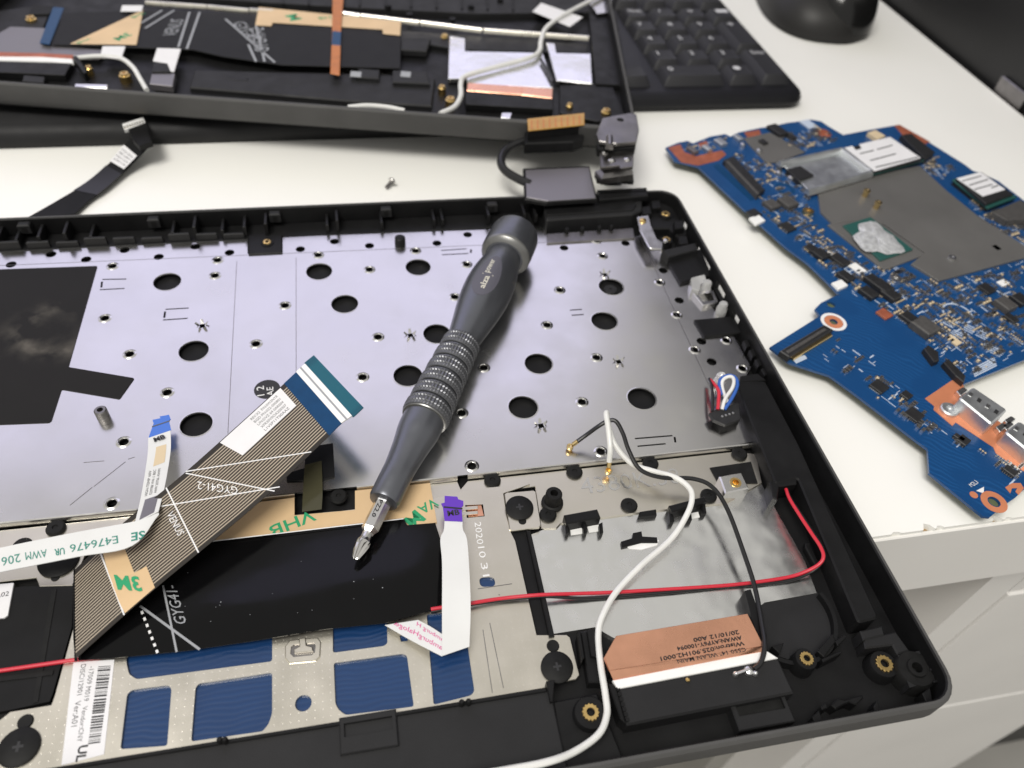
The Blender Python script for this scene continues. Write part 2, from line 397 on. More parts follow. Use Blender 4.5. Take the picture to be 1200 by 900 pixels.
M['pad_pcb'] = pcb('blue_touchpad_board', (.007, .034, .112), (.0085, .039, .125), 230, .5, 'Y', 9.0, .00004)
M['pcb'] = pcb('blue_motherboard', (.006, .052, .165), (.009, .068, .205), 260, .62, 'DIAGONAL', 14.0, .00001)
# ------------------------------------------------------------------ setting: floor, desk, cabinet
DZ = -0.74
fl = mesh('floor', [(-3, -2.5, DZ), (3, -2.5, DZ), (3, 3, DZ), (-3, 3, DZ)], [(0, 1, 2, 3)], M['floor']); tag(fl, None, None, kind='structure')
DY = .0535
desk = thing('desk', 'white laminate desk with chipped front edge and drawers below', 'desk', (-.4, .45, DZ))
def desk_front():
    pts = [(-1.3, DY)]; pts += [(-.1, DY)]
    for x, d, wd in ((.017, .0007, .004), (.0285, .0022, .004), (.0325, .0009, .003), (.0535, .0017, .0035), (.0575, .0006, .003)):
        pts += [(x-wd*.5, DY), (x-wd*.2, DY+d), (x+wd*.25, DY+d*.7), (x+wd*.5, DY)]
    return pts
prism('desk_top', desk_front()+[(.2405, DY), (.2405, .85), (-1.3, .85)], -.0026, 0, M['desk'], desk)
prism('desk_core', rect(-1.3, DY+.0006, .2405, .85), -.0405, -.0026, M['chip_wood'], desk)
box('edge_banding', -1.3, .2405, DY-.0008, DY+.0006, -.0425, -.0016, M['desk_edge'], desk, ch=.0004)
box('side_banding', .2405, .242, DY+.0006, .85, -.0425, -.0004, M['desk_edge'], desk)
CX = .0895
box('cabinet_side', CX, CX+.018, DY+.020, .62, DZ, -.0425, M['cabinet'], desk)
box('cabinet_top_rail', CX+.018, .268, DY+.0045, DY+.022, -.072, -.0425, M['cabinet'], desk, ch=.0008)
box('stile', CX, CX+.0172, DY+.0045, DY+.020, -.7, -.0425, M['cabinet'], desk, ch=.0008)
zt = -.0735
for i, h in enumerate((.148, .20, .24)):
    d = box('drawer_front', CX+.0182, .268, DY+.0035, DY+.021, zt-h, zt, M['cabinet'], desk, ch=.001)
    zt -= h+.0025
box('back_panel', -1.2, CX, .30, .318, DZ, -.0425, M['recess'], desk)
box('side_panel', CX-.0165, CX-.0003, DY+.032, .30, -.60, -.0425, M['recess'], desk)
box('leg_panel', -1.28, -1.25, .1, .8, DZ, -.0425, M['cabinet'], desk)
cab = thing('tall_cabinet', 'tall black cabinet standing against the side edge of the white desk', 'cabinet', (.42, .5, DZ))
box('side_panel', .246, .264, .13, .80, DZ, .48, M['case'], cab, ch=.001)
box('top_panel', .264, .62, .13, .80, .462, .478, M['case'], cab)
box('front_panel', .264, .62, .13, .148, DZ, .462, M['case'], cab)
box('back_panel', .264, .62, .782, .80, DZ, .462, M['case'], cab)
c0 = P(1165, 105, .006)
lb = box('latch', .2435, .2458, c0.y-.013, c0.y+.011, -.001, .009, M['steel_dark'], cab, ch=.0006)
box('latch_foot', .2437, .2458, c0.y-.046, c0.y-.018, -.001, .012, M['rubber'], cab, ch=.0006)

# ------------------------------------------------------------------ front laptop shell
LW, LD, LH = .326, .226, .012
lap = thing('laptop_shell', 'opened black laptop palm rest shell with bare steel keyboard plate under the screwdriver', 'laptop part', (-.163, .113, 0))
OPEN = [(.1438, .1495), (.1585, .1673), (.175, .1915), (.203, .2092)]
def rim_path(d, R=.0085):
    x0, x1, y0, y1 = -LW+d, -d, d, LD-d; r = max(R-d, .0012); pts = []
    def arc(cx, cy, a0):
        for k in range(7):
            a = math.radians(a0+15*k); pts.append((cx+r*math.cos(a), cy+r*math.sin(a)))
    arc(x1-r, y0+r, -90)
    for y in [v for o in OPEN for v in o]: pts.append((x1, y))
    arc(x1-r, y1-r, 0); arc(x0+r, y1-r, 90); arc(x0+r, y0+r, 180)
    return pts
prof = [(.0052, .0002), (.0016, .0009), (.0003, .0034), (0, .0042), (0, .0088), (0, .0112), (.0007, .012), (.0014, .012), (.0018, .0116), (.0018, .0088), (.0018, .0042), (.0018, .0016)]
V = []; F = []
for d, z in prof: V += [(x, y, z) for x, y in rim_path(d)]
N = len(rim_path(0)); nb = [i for i in range(7, 15, 2)]
mi = []
for k in range(len(prof)-1):
    for i in range(N):
        if k in (3, 9) and i in nb: continue
        j = (i+1) % N; F.append((k*N+i, k*N+j, (k+1)*N+j, (k+1)*N+i)); mi.append(0 if k < 7 else 1)
for i in nb:
    F += [(3*N+i, 3*N+i+1, 10*N+i+1, 10*N+i), (4*N+i, 4*N+i+1, 9*N+i+1, 9*N+i), (3*N+i, 4*N+i, 9*N+i, 10*N+i), (3*N+i+1, 4*N+i+1, 9*N+i+1, 10*N+i+1)]; mi += [1]*4
rw = mesh('rim_wall', V, F, M['rim'], lap, True)
rw.data.materials.append(M['plastic']); rw.data.polygons.foreach_set('material_index', mi)
pan = prism('floor_pan', fillet(rect(-LW+.0017, .0017, -.0017, LD-.0017), .007), .0003, .0019, M['plastic'], lap)
# back edge with ribs and clips
YB = LD-.0018
box('hinge_ledge', -.318, -.066, .2142, YB-.0001, .0019, .0046, M['plastic'], lap, ch=.0004)
def X(px, py, z): return P(px, py, z).x
for px in (8, 28, 54, 84, 112, 205, 231, 262, 288, 313, 384, 396, 448, 510, 520, 575, 618, 632):
    x = X(px, 270, .006); h = random.choice((.0085, .0095, .0105))
    box('rib', x-.0006, x+.0006, .2160, YB-.0002, .0046, h, M['plastic'], lap, ch=.0002)
for px in (33, 181, 322, 453, 580):
    x = X(px, 252, .010); c = box('clip', x-.0022, x+.0022, YB-.0028, YB+.0002, .0072, .0110, M['plastic_soft'], lap, ch=.0005)
    box('clip_window', x-.0009, x+.0009, YB-.00295, YB-.0027, .0078, .0100, M['rubber'], c)
x0, x1 = X(0, 280, .005), X(290, 280, .005)
for i in range(9):
    a = x0+(x1-x0)*i/9+.0012
    box('recess_panel', a, a+(x1-x0)/9-.0024, .2150, .2162, .0046, .0082-.0006*(i % 3), M['plastic_soft'], lap, ch=.0003)
b0 = P(310, 288, .005)
prism('centre_tab', W([(290, 276), (331, 275), (331, 296), (291, 298)], .0052), .0019, .0052, M['plastic'], lap, ch=.0004)
def gear_insert(px, py, z, r, parent, z0=.0019, boss=True, teeth=14, name='brass_insert', bk=1.0):
    c = P(px, py, z)
    if boss: lathe('screw_boss', [(r*1.75*bk, z0), (r*1.55*bk, z-.0003), (r*1.45*bk, z), (r*.4, z), (r*.4, z-.0006)], c, M['plastic'], parent, 20, 0.0)
    o = []
    for i in range(teeth*2):
        a = math.pi*i/teeth; q = r*(1.0 if i % 2 else .86); o.append((c.x+q*math.cos(a), c.y+q*math.sin(a)))
    g = prism(name, o, z-.0004, z+.0005, M['brass'], parent, holes=[circ(c, r*.48, 14)], ch=.0001)
    lathe('thread_hole', [(r*.5, z+.00045), (r*.47, z-.0009), (0, z-.0009)], c, M['rubber'], g, 14)
    return g
gear_insert(313, 284, .0056, .0016, lap, boss=True)
for px, py, z, r in ((780, 251, .007, .0018), (781, 281, .0065, .0017)): gear_insert(px, py, z, r, lap)
gear_insert(945, 772, .007, .0019, lap); gear_insert(1036, 778, .0058, .0024, lap); gear_insert(692, 835, .0070, .0022, lap, bk=1.2)
# hinge corner
prism('hinge_block', W([(636, 232), (708, 228), (752, 226), (753, 246), (742, 251), (640, 258)], .0092), .0019, .0092, M['plastic_soft'], lap, ch=.0006, r=.001)
prism('hinge_cover', W([(700, 222), (758, 219), (760, 229), (702, 234)], .0120), .0092, .0120, M['plastic'], lap, ch=.0005)
prism('hinge_step', W([(641, 236), (740, 231), (746, 240), (742, 246), (640, 252)], .0098), .0092, .0098, M['plastic'], lap, ch=.0003)
prism('hinge_strip', W([(641, 274), (742, 267), (744, 279), (641, 285)], .0052), .0045, .0052, M['steel_dark'], lap, ch=.0002)
for px in (664, 682, 702, 716): lathe('peg', [(.0010, .0019), (.0010, .0070), (.0007, .0074), (0, .0074)], P(px, 272-(px-664)*.07, .0055), M['plastic'], lap, 12)
prism('corner_wall', W([(760, 230), (785, 228), (808, 268), (800, 276), (786, 262), (764, 262)], .0085), .0019, .0060, M['plastic'], lap, ch=.0005)
for px, py in ((757, 245), (768, 238), (795, 262), (800, 280)): prism('corner_rib', W([(px-5, py-3), (px+5, py-4), (px+7, py+5), (px-4, py+6)], .009), .0019, .009, M['plastic'], lap, ch=.0003)
br = prism('ground_bracket', W([(746, 254), (760, 252), (763, 264), (770, 280), (777, 284), (776, 292), (762, 291), (750, 270)], .0098), .0090, .0098, M['steel'], lap, ch=.0002, r=.0006)
lathe('screw', [(.0015, .0098), (.0014, .0104), (.0005, .0107), (0, .0107)], P(753.5, 258, .0102), M['brass'], br, 14)
lathe('screw', [(.0013, .0070), (.0012, .0078), (.0004, .0081), (0, .0081)], P(781, 281, .008), M['steel'], lap, 14)
# --------------------------------------------------- keyboard plate
ZP = .0045
plate_px = [(-75, 299.5), (290, 281.5), (290, 297.5), (331, 296), (331, 278), (640, 266.5), (641, 284), (742, 277.5), (757, 274), (775, 290), (785, 297), (798, 330), (816, 330), (842, 372), (818, 376), (828, 394), (858, 391), (880, 430), (868, 452), (884, 517), (852, 523.5), (550, 556), (160, 597.5), (0, 613.7), (-75, 621)]
BIG = [(196, 330), (227, 411), (230, 497), (374, 318), (404, 356), (490, 313), (512, 391), (478, 440), (631, 426), (613, 477), (708, 376), (716, 336), (752, 467)]
RIMH = [(132, 312), (123, 373), (152, 415), (196, 460), (145, 518), (255, 305), (334, 358), (300, 403), (373, 299), (433, 316), (487, 294), (547, 310), (533, 348), (443, 395), (425, 442), (567, 431), (541, 484), (553, 546), (656, 340), (641, 381), (682, 471), (699, 419), (699, 282), (706, 300), (773, 331), (793, 369), (814, 410), (851, 399), (870, 432), (704, 529), (131, 590), (252, 323), (320, 455)]
DARKH = [(13, 310), (60, 298), (101, 304), (146, 293), (186, 301), (229, 289), (269, 296), (352, 292), (392, 283), (433, 288), (512, 285), (548, 275), (764, 291), (777, 317), (796, 352), (822, 400), (834, 424), (661, 290.5), (733, 285)]
RIMH = [h for h in RIMH if h != (320, 455)]
holes = [circ(P(x, y, ZP), .0049, 28) for x, y in BIG]+[circ(P(x, y, ZP), .0014, 14) for x, y in RIMH]+[circ(P(x, y, ZP), .00185, 14) for x, y in DARKH]
STAR = [(237, 382), (481, 393), (634, 499), (709, 322), (725, 424)]
for x, y in STAR: holes.append(circ(P(x, y, ZP), .0013, 4, .9))
def slot(a, b, w_):
    A = P(*a, ZP); B = P(*b, ZP); u = (B-A).normalized(); n = Vector((-u.y, u.x, 0))*w_/2
    return [(A+n).xy, (A-n).xy, (B-n).xy, (B+n).xy]
SL = [((117, 339.5), (146, 338)), ((120, 327.5), (148, 327)), ((191, 375), (220, 373)), ((194, 362.5), (221, 361)), ((518, 298.5), (549, 297)), ((517, 293.5), (547, 291.5)), ((668, 363.5), (682, 362.5)), ((670, 369.5), (684, 368.5)), ((744, 514), (788, 510.5)), ((747, 523), (780, 520))]
holes += [slot(a, b, .00055) for a, b in SL]
SLX = [((119.5, 330), (118.8, 337)), ((193.5, 365), (192.5, 372.5)), ((552, 292.3), (551.8, 296.5)), ((790.5, 512), (791.5, 518.5))]
holes += [slot(a, b, .0007) for a, b in SLX]
kp = prism('keyboard_plate', W(plate_px, ZP), ZP-.0007, ZP, M['plate'], lap, holes=holes)
for x, y in RIMH:
    lathe('hole_rim', [(.0014, -.0007), (.00145, .0001), (.00165, .00030), (.0019, .00022), (.0023, 0.0)], P(x, y, ZP), M['steel'], kp, 18, ZP)
for x, y in BIG: lathe('hole_edge', [(.00485, -.0007), (.00487, -.0001), (.0050, .00006), (.0053, .00002)], P(x, y, ZP), M['steel'], kp, 32, ZP)
for x, y in STAR:
    c = P(x, y, ZP); V = []; F = []
    for k in range(5):
        a = 2*math.pi*k/5+.4; b = len(V)
        for q, da, z in ((.0013, -.5, 0), (.0013, .5, 0), (.0024, .12, .0012), (.0022, -.2, .0013)): V.append((c.x+q*math.cos(a+da), c.y+q*math.sin(a+da), ZP+z))
        F.append((b, b+1, b+2, b+3))
    mesh('burst_tab', V, F, M['steel'], kp)
for x, y in BIG:
    if (x, y) == (716, 336):
        lathe('screw_head', [(.0028, .0020), (.0028, .0030), (.0024, .0034), (.0006, .0034), (.0005, .0031), (0, .0031)], P(x, y, ZP), M['plastic_soft'], lap, 20)
prism('dome_pad', W([(-70, 300), (640, 270), (760, 280), (880, 515), (850, 520), (0, 605)], .0022), .0019, .0024, M['black_matte'], lap)
for a, b in (((277.5, 306), (267, 508)), ((347, 302), (347, 440))): bar('plate_seam', a, b, .0002, ZP+.00004, M['steel_dark'], kp, .00003)
bar('plate_step', (-10, 311.5), (640, 284), .0002, ZP+.00004, M['steel_dark'], kp, .00003)
bar('plate_step', (750, 277), (846, 484), .00025, ZP+.00004, M['steel_dark'], kp, .00003)
# lip along the plate's front edge: two folded ridges with a dark groove between
def ridge(name, a, b, w_, z0, z1, m, parent):
    A = P(*a, z1); B = P(*b, z1); u = (B-A).normalized(); n = Vector((-u.y, u.x, 0)); V = []; F = []
    sec = [(-.5, 0), (-.42, .6), (-.2, .95), (.1, 1), (.35, .75), (.5, 0)]
    for E_ in (A, B):
        for s, t in sec: q = E_+n*(w_*s); V.append((q.x, q.y, z0+(z1-z0)*t))
    k = len(sec)
    for i in range(k-1): F.append((i, i+1, k+i+1, k+i))
    F += [tuple(range(k)), tuple(range(k, 2*k))]
    return mesh(name, V, F, m, parent, True)
for a, b in (((-70, 619), (160, 596.5)), ((165, 596.5), (345, 577.5)), ((418, 570), (536, 557.5)), ((548, 556), (884, 519.5))): ridge('plate_lip', a, b, .0016, ZP-.0012, ZP+.0007, M['steel'], lap)
low_px = [(-75, 629), (0, 621.5), (345, 584), (345, 603), (416, 597), (416, 577), (536, 564), (540, 573), (548, 563.5), (862, 529), (886, 532), (893, 566), (851, 590), (828, 592), (740, 602), (657, 613.5), (652, 619), (634, 619), (627, 570), (560, 578), (480, 590), (300, 611), (240, 617), (100, 650), (85, 686), (46, 687), (42, 677), (-20, 684), (-75, 690)]
ZL = .0036
lowp = prism('touchpad_rail', W(low_px, ZL), ZL-.0007, ZL, M['nickel'], lap, holes=[circ(P(397, 583, ZL), .0022, 16)], ch=.00015)
for px, py in ((577, 564), (673, 554), (762, 544), (737, 593), (642, 604), (830, 582), (66, 620), (397, 583), (27, 641), (866, 533)):
    lathe('rubber_stud', [(.0025, ZL-.0003), (.0026, ZL+.0006), (.0021, ZL+.0011), (.0008, ZL+.0011), (.0006, ZL+.0008), (0, ZL+.0008)], P(px, py, ZL), M['rubber'], lap, 18)
lathe('stud_post', [(.0034, ZL), (.0033, ZL+.0010), (.0026, ZL+.0014), (.0025, ZL+.0052), (.0022, ZL+.0056), (.0012, ZL+.0056), (.0011, ZL+.0030), (0, ZL+.0030)], P(647, 590, ZL), M['rubber'], lap, 20)
lathe('stud_post', [(.0022, ZP), (.0021, ZP+.0032), (.0016, ZP+.0036), (0, ZP+.0036)], P(469, 286, ZP), M['plastic'], lap, 16)
so = lathe('standoff', [(.0019, 0), (.0019, .0012), (.0017, .0014), (.0019, .0016), (.0019, .0038), (.0016, .0041), (.0009, .0041), (.0008, .002), (0, .002)], P(122, 490, ZP), M['steel_dark'], lap, 18, ZP)
flat_text('stamped_number', '4380K.38', (683, 579), (800, 566), None, ZL+.00006, M['steel'], lowp)
st = prism('sticker', W([(-70, 318), (114, 311.5), (80, 430), (157.5, 443), (140, 467.5), (72, 456), (60, 493), (57, 495), (-75, 500)], ZP+.00025), ZP, ZP+.00025, M['sticker'], lap, r=.0006)
dl = prism('date_dial', circ(P(313, 456, ZP+.00006), .0042, 24), ZP, ZP+.00006, M['ink'], kp)
for s, a, b in (('1 2', (310, 463), (309, 452)), ('AE', (321, 463), (320, 453))): flat_text('dial_lettering', s, a, b, .55, ZP+.0001, M['print_white'], dl)
# scratch marks and dents on the plate
for a, b in (((82, 592), (108, 571)), ((110, 570), (128, 556)), ((128, 556), (147, 541)), ((150, 538), (158, 535.5)), ((98, 542), (122, 540))): bar('scratch', a, b, .00022, ZP+.00004, M['steel_dark'], kp, .00003)
# black plastic pieces along the right side of the plate
prism('port_block', W([(780, 300), (822, 291), (834, 322), (798, 331)], .006), .0019, .006, M['plastic'], lap, ch=.0004)
prism('port_block', W([(776, 293), (815, 284), (818, 292), (784, 301)], .0085), .0019, .0085, M['plastic_soft'], lap, ch=.0004)
prism('port_block', W([(814, 374), (856, 370), (872, 389), (826, 394)], .0058), .0019, .0058, M['plastic'], lap, ch=.0004)
prism('light_pipe_frame', W([(812, 343), (836, 340), (842, 354), (824, 358)], .0062), .0019, .0062, M['steel'], lap, holes=[W([(818, 345), (834, 343), (837, 352), (824, 354)], .0062)], ch=.0003)
for px, py, h in ((827, 338, .0085), (846, 362, .008), (843, 447, .0085)):
    lathe('light_pipe', [(.0022, ZP-.002), (.0021, ZP+.002), (.0017, ZP+.003), (.0017, h+.0006), (.0013, h+.0011), (0, h+.0012)], P(px, py, .006), M['glow_plastic'], lap, 20)
prism('light_pipe_clip', W([(810, 325), (826, 321), (829, 330), (822, 332), (820, 341), (811, 338)], .0075), .0045, .0075, M['glow_plastic'], lap, ch=.0003, r=.0006)
for i in range(4):
    prism('side_rib', W([(871+i*7, 399+i*11), (876+i*7, 397+i*11), (880+i*7, 405+i*11), (875+i*7, 407+i*11)], .0075), .0019, .0075, M['plastic'], lap, ch=.0003)
# speaker housing along the right edge
prism('speaker_housing', W([(862, 447), (897, 446), (936, 520), (1030, 724), (1006, 730), (935, 560), (909, 567)], .0094), .0019, .0094, M['plastic'], lap, ch=.0005, r=.0012)
prism('speaker_step', W([(868, 440), (888, 437), (898, 445), (866, 449)], .0078), .0019, .0078, M['plastic'], lap, ch=.0004)
prism('wire_gate', W([(902, 564), (934, 560), (934, 567), (913, 570), (911, 586), (906, 583)], .0090), .0019, .0090, M['plastic'], lap, ch=.0003)
prism('end_wall', W([(1008, 739), (1034, 733), (1037, 744), (1012, 750)], .0080), .0019, .0080, M['plastic_soft'], lap, ch=.0004)
prism('corner_ledge', W([(1012, 748), (1050, 740), (1066, 762), (1052, 767), (1046, 756), (1014, 760)], .0075), .0019, .0075, M['plastic_soft'], lap, ch=.0004)
prism('wire_hook', W([(944, 636), (950, 636), (950, 641), (958, 656), (961, 657), (961, 661), (955, 661), (944, 641)], .0045), .0019, .0045, M['plastic'], lap, ch=.0003)
for (x, y) in ((962, 545), (1020, 648), (1034, 668)): prism('snap_tab', W([(x, y), (x+7, y+3), (x+17, y+18), (x+10, y+17)], .0085), .0019, .0085, M['plastic'], lap, ch=.0003)
# corner: ring cup, foot boss, ribs
def ring(name, px, py, z, ro, ri, z0, m, a0=0, a1=360, n=40, parent=lap):
    c = P(px, py, z); V = []; F = []
    full = a1-a0 >= 360; k = n if full else n+1
    for i in range(k):
        a = math.radians(a0+(a1-a0)*i/n)
        for q, zz in ((ro, z0), (ro, z), (ri, z), (ri, z0)): V.append((c.x+q*math.cos(a), c.y+q*math.sin(a), zz))
    for i in range(n):
        j = (i+1) % k
        for t in range(4): u = (t+1) % 4; F.append((i*4+t, i*4+u, j*4+u, j*4+t))
    if not full: F += [(0, 1, 2, 3), tuple((k-1)*4+t for t in range(4))]
    return mesh(name, V, F, m, parent, True)
ring('cup_wall', 921, 720, .0052, .0142, .0131, .0019, M['plastic'], -160, 20)
prism('cup_floor', circ(P(921, 720, .0028), .0131, 32), .0019, .0028, M['plastic_soft'], lap)
prism('foot_frame', W([(1052, 768), (1080, 762), (1098, 796), (1066, 806)], .0072), .0019, .0072, M['plastic_soft'], lap, holes=[W([(1057, 771), (1079, 766), (1092, 795), (1068, 801)], .0072)])
ft = lathe('foot_boss', [(.0054, .0019), (.0052, .0066), (.0046, .0074), (.0026, .0074), (.0024, .0080), (.0014, .0080), (.0013, .0050), (0, .0050)], P(1074, 783, .0075), M['rubber'], lap, 28)
for pts in ([(958, 763), (976, 742), (979, 752), (966, 770)], [(979, 751), (990, 743), (993, 746), (982, 757)], [(905, 757), (919, 753), (914, 766)], [(963, 772), (986, 762), (987, 765), (965, 776)], [(1081, 812), (1090, 805), (1094, 826), (1088, 828)], [(1024, 828), (1028, 820), (1034, 838), (1028, 841)], [(952, 840), (960, 832), (966, 850), (958, 853)], [(962, 828), (968, 822), (970, 830), (964, 832)]):
    prism('rib', W(pts, .0068), .0019, .0068, M['plastic'], lap, ch=.0002)
prism('cable_clip', W([(974, 826), (982, 818), (990, 820), (1000, 817), (1011, 814), (1012, 818), (1004, 826), (996, 823), (988, 826), (980, 831)], .0062), .0019, .0062, M['plastic'], lap, ch=.0003)
for i, (x, y) in enumerate(((1090, 783), (1094, 797))): prism('rib', W([(x, y), (x+9, y-2), (x+10, y+1), (x+1, y+3)], .0080), .0019, .0080, M['plastic'], lap, ch=.0002)
# front ledge
ledge = box('front_ledge', -LW+.002, X(645, 806, .006), .0019, .0217, .0019, .0060, M['plastic_soft'], lap, ch=.0004)
box('ledge_lip', -LW+.002, X(640, 806, .0066), .0208, .0217, .0059, .0067, M['plastic'], lap, ch=.0002)
prism('ledge_step', W([(648, 822), (700, 812), (735, 900), (660, 905)], .0050), .0019, .0050, M['plastic'], lap, ch=.0004)
for px, py in ((258, 868), (541, 824), (264, 868), (549, 823)): lathe('nub', [(.0007, .0059), (.0007, .0078), (.0004, .0082), (0, .0082)], P(px, py, .007), M['rubber'], lap, 10)
def latch(px, py, z, w_, d, parent=lap):
    c = P(px, py, z)
    l = prism('latch_frame', rect(c.x-w_/2, c.y-d/2, c.x+w_/2, c.y+d/2), .0019, z, M['plastic_soft'], parent, holes=[rect(c.x-w_*.42, c.y-d*.05, c.x+w_*.42, c.y+d*.32)], ch=.0003)
    box('latch_pocket', c.x-w_*.42, c.x+w_*.42, c.y-d*.05, c.y+d*.32, z-.0012, z-.0010, M['rubber'], l)
latch(432, 857, .0068, .0135, .0085); latch(893, 833, .0062, .0150, .0075)
prism('latch_frame', W([(770, 878), (792, 873), (795, 880), (773, 886)], .0048), .0019, .0048, M['plastic'], lap, holes=[W([(774, 879), (790, 876), (792, 880), (776, 883)], .0048)])
# antenna carrier and its foil shield, copper tape and white strip
prism('antenna_carrier', W([(724, 807), (912, 771), (931, 812), (735, 850)], .0078), .0019, .0078, M['plastic_soft'], lap, ch=.0005)
prism('carrier_slot', W([(712, 800), (722, 802), (734, 848), (727, 842)], .0074), .0019, .0074, M['plastic'], lap, ch=.0003)
for i in range(7): prism('carrier_tooth', W([(722+i*1.8, 806+i*6), (726+i*1.8, 805+i*6), (727+i*1.8, 809+i*6), (723+i*1.8, 810+i*6)], .0079), .0070, .0081, M['plastic'], lap)
prism('antenna_board', W([(718, 797), (898, 762), (912, 771), (724, 807)], .0082), .0070, .0082, M['white'], lap, ch=.0002)
lathe('solder_dot', [(.0006, .0082), (.0004, .0085), (0, .0086)], P(806, 797, .008), M['brass'], lap, 10)
foil = prism('foil_shield', W([(621, 627), (636, 621), (657, 613), (740, 602), (828, 592), (850, 590), (892, 567), (943, 657), (957, 695), (896, 706), (878, 720), (720, 748), (697, 735), (647, 743)], .0030), .0019, .0030, M['foil'], lap)
for pts in ([(668, 620), (681, 618), (684, 625), (669, 627)], [(688, 617), (702, 615), (704, 622), (690, 624)], [(732, 638), (772, 633), (770, 639), (752, 644), (738, 643)], [(808, 602), (818, 600), (820, 606), (810, 608)]): prism('white_backing', W(pts, .0031), .0030, .0032, M['white'], lap)
prism('cable_gate', W([(661, 603), (700, 596), (704, 606), (664, 614)], .0072), .0025, .0072, M['plastic'], lap, ch=.0004)
for x in (662, 683, 702): prism('gate_leg', W([(x, 614), (x+4, 612), (x+5, 624), (x+1, 626)], .0052), .0025, .0055, M['plastic'], lap, ch=.0003)
prism('cable_gate', W([(784, 592), (826, 581), (829, 587), (788, 600)], .0072), .0025, .0072, M['plastic'], lap, ch=.0004)
for x, y in ((784, 600), (805, 598), (822, 590)): prism('gate_leg', W([(x, y), (x+4, y-2), (x+6, y+11), (x+1, y+12)], .0052), .0025, .0055, M['plastic'], lap, ch=.0003)
prism('gate_bar', W([(750, 599), (769, 596), (770, 603), (748, 605)], .0050), .0030, .0050, M['plastic'], lap, ch=.0004)
prism('tab', W([(728, 634), (741, 630), (742, 624), (752, 622), (753, 628), (770, 629), (771, 635), (752, 635), (729, 641)], .0040), .0028, .0040, M['plastic'], lap, ch=.0003)
# copper tape with a bent front face
cp = [(722, 745), (876, 719), (895, 757), (714, 786), (708, 770)]; ct = W(cp, .0092); cb = W([(722, 745), (876, 719), (897, 765), (720, 797), (709, 772)], .0084)
copper = prism('copper_tape', ct, .0082, .0092, M['copper'], lap, ch=.0001)
A = [Vector((*ct[4], .0092)), Vector((*ct[3], .0092)), Vector((*ct[2], .0092))]; B_ = [Vector((*cb[4], .0076)), Vector((*cb[3], .0076)), Vector((*cb[2], .0076))]
mesh('copper_fold', A+B_, [(0, 1, 4, 3), (1, 2, 5, 4)], M['copper'], copper)
prism('antenna_body', W([(724, 748), (874, 722), (890, 757), (716, 786)], .0080), .0025, .0083, M['plastic'], lap)
for i, s in enumerate(('C550 14" WLAN MAIN', 'Wistron:025.901H2.0001', 'AWAN:AYP6Y-100094', '20/10/12 A00')):
    a = ((873, 758.5), (871, 751), (868.5, 744.5), (865, 738))[i]; b = ((793, 773), (773.5, 769.5), (793, 757.5), (812, 747.5))[i]
    flat_text('antenna_lettering', s, a, b, None, .00935, M['ink'], copper, bold=.012, hw=.00112)
# metal block with brass insert next to the housing
prism('pocket', W([(832, 548), (880, 541), (888, 566), (842, 566)], .0040), .0019, .0040, M['rubber'], lap)
mb = prism('mount_block', W([(843, 558), (869, 553), (878, 572), (850, 578)], .0080), .0025, .0080, M['steel'], lap, ch=.0004, holes=[circ(P(862, 565.5, .008), .0018, 16)])
lathe('brass_insert', [(.0018, .0060), (.0018, .0082), (.0010, .0082), (.0009, .0060), (0, .0060)], P(862, 565.5, .008), M['brass'], mb, 16)
# --------------------------------------------------- touchpad board and bracket
ZT = .0042
padb = prism('touchpad_board', W([(112, 668), (505, 612), (572, 640), (605, 800), (600, 812), (130, 890), (120, 880)], .0034), .0022, .0034, M['pad_pcb'], lap)
BW = [[(150, 745), (319, 718), (319, 775), (160, 796), (151, 790), (148, 776)],
      [(149, 813), (156, 808), (197, 803), (201, 807), (196, 874), (141, 878)],
      [(229, 806), (233, 801), (319, 788), (319, 836), (315, 848), (308, 857), (224, 869)],
      [(390, 720), (453, 712), (454, 754), (450, 757), (390, 765)],
      [(391, 777), (473, 766), (477, 769), (485, 828), (405, 838), (397, 832), (393, 825)],
      [(500, 720), (542, 716), (556, 810), (552, 815), (508, 826)]]
bh = [fillet(W(b, ZT), .0006, 2) for b in BW]
bh += [circ(P(355.5, 824, ZT), .0020, 18), [(p[0], p[1]) for p in fillet(W([(561, 677), (579, 676), (581, 687), (563, 688)], ZT), .0014, 4)], W([(545, 592), (566, 591), (568, 605), (547, 607)], ZT), W([(468, 745), (477, 743), (478, 751), (470, 752)], ZT)]
brk_px = [(480, 591), (550, 573), (621, 567.5), (590, 578), (594, 606), (598, 622), (604, 634), (629, 744), (664, 744), (668, 747), (679, 791), (675, 796), (648, 801), (640, 806), (400, 846), (180, 883), (30, 905), (2, 905), (-8, 893), (-2, 845), (12, 834), (60, 826), (64, 815), (86, 735), (90, 690), (110, 664), (300, 612)]
brk = prism('touchpad_bracket', W(brk_px, ZT), ZT-.0007, ZT, M['nickel_dots'], lap, holes=bh, ch=.00012)
tabp = prism('screw_plate', W([(591, 579), (594, 577), (625, 574.5), (628, 576), (634, 615), (632, 618), (600, 622), (597, 620)], ZT+.0006), ZT-.0002, ZT+.0006, M['nickel'], lap, ch=.0002)
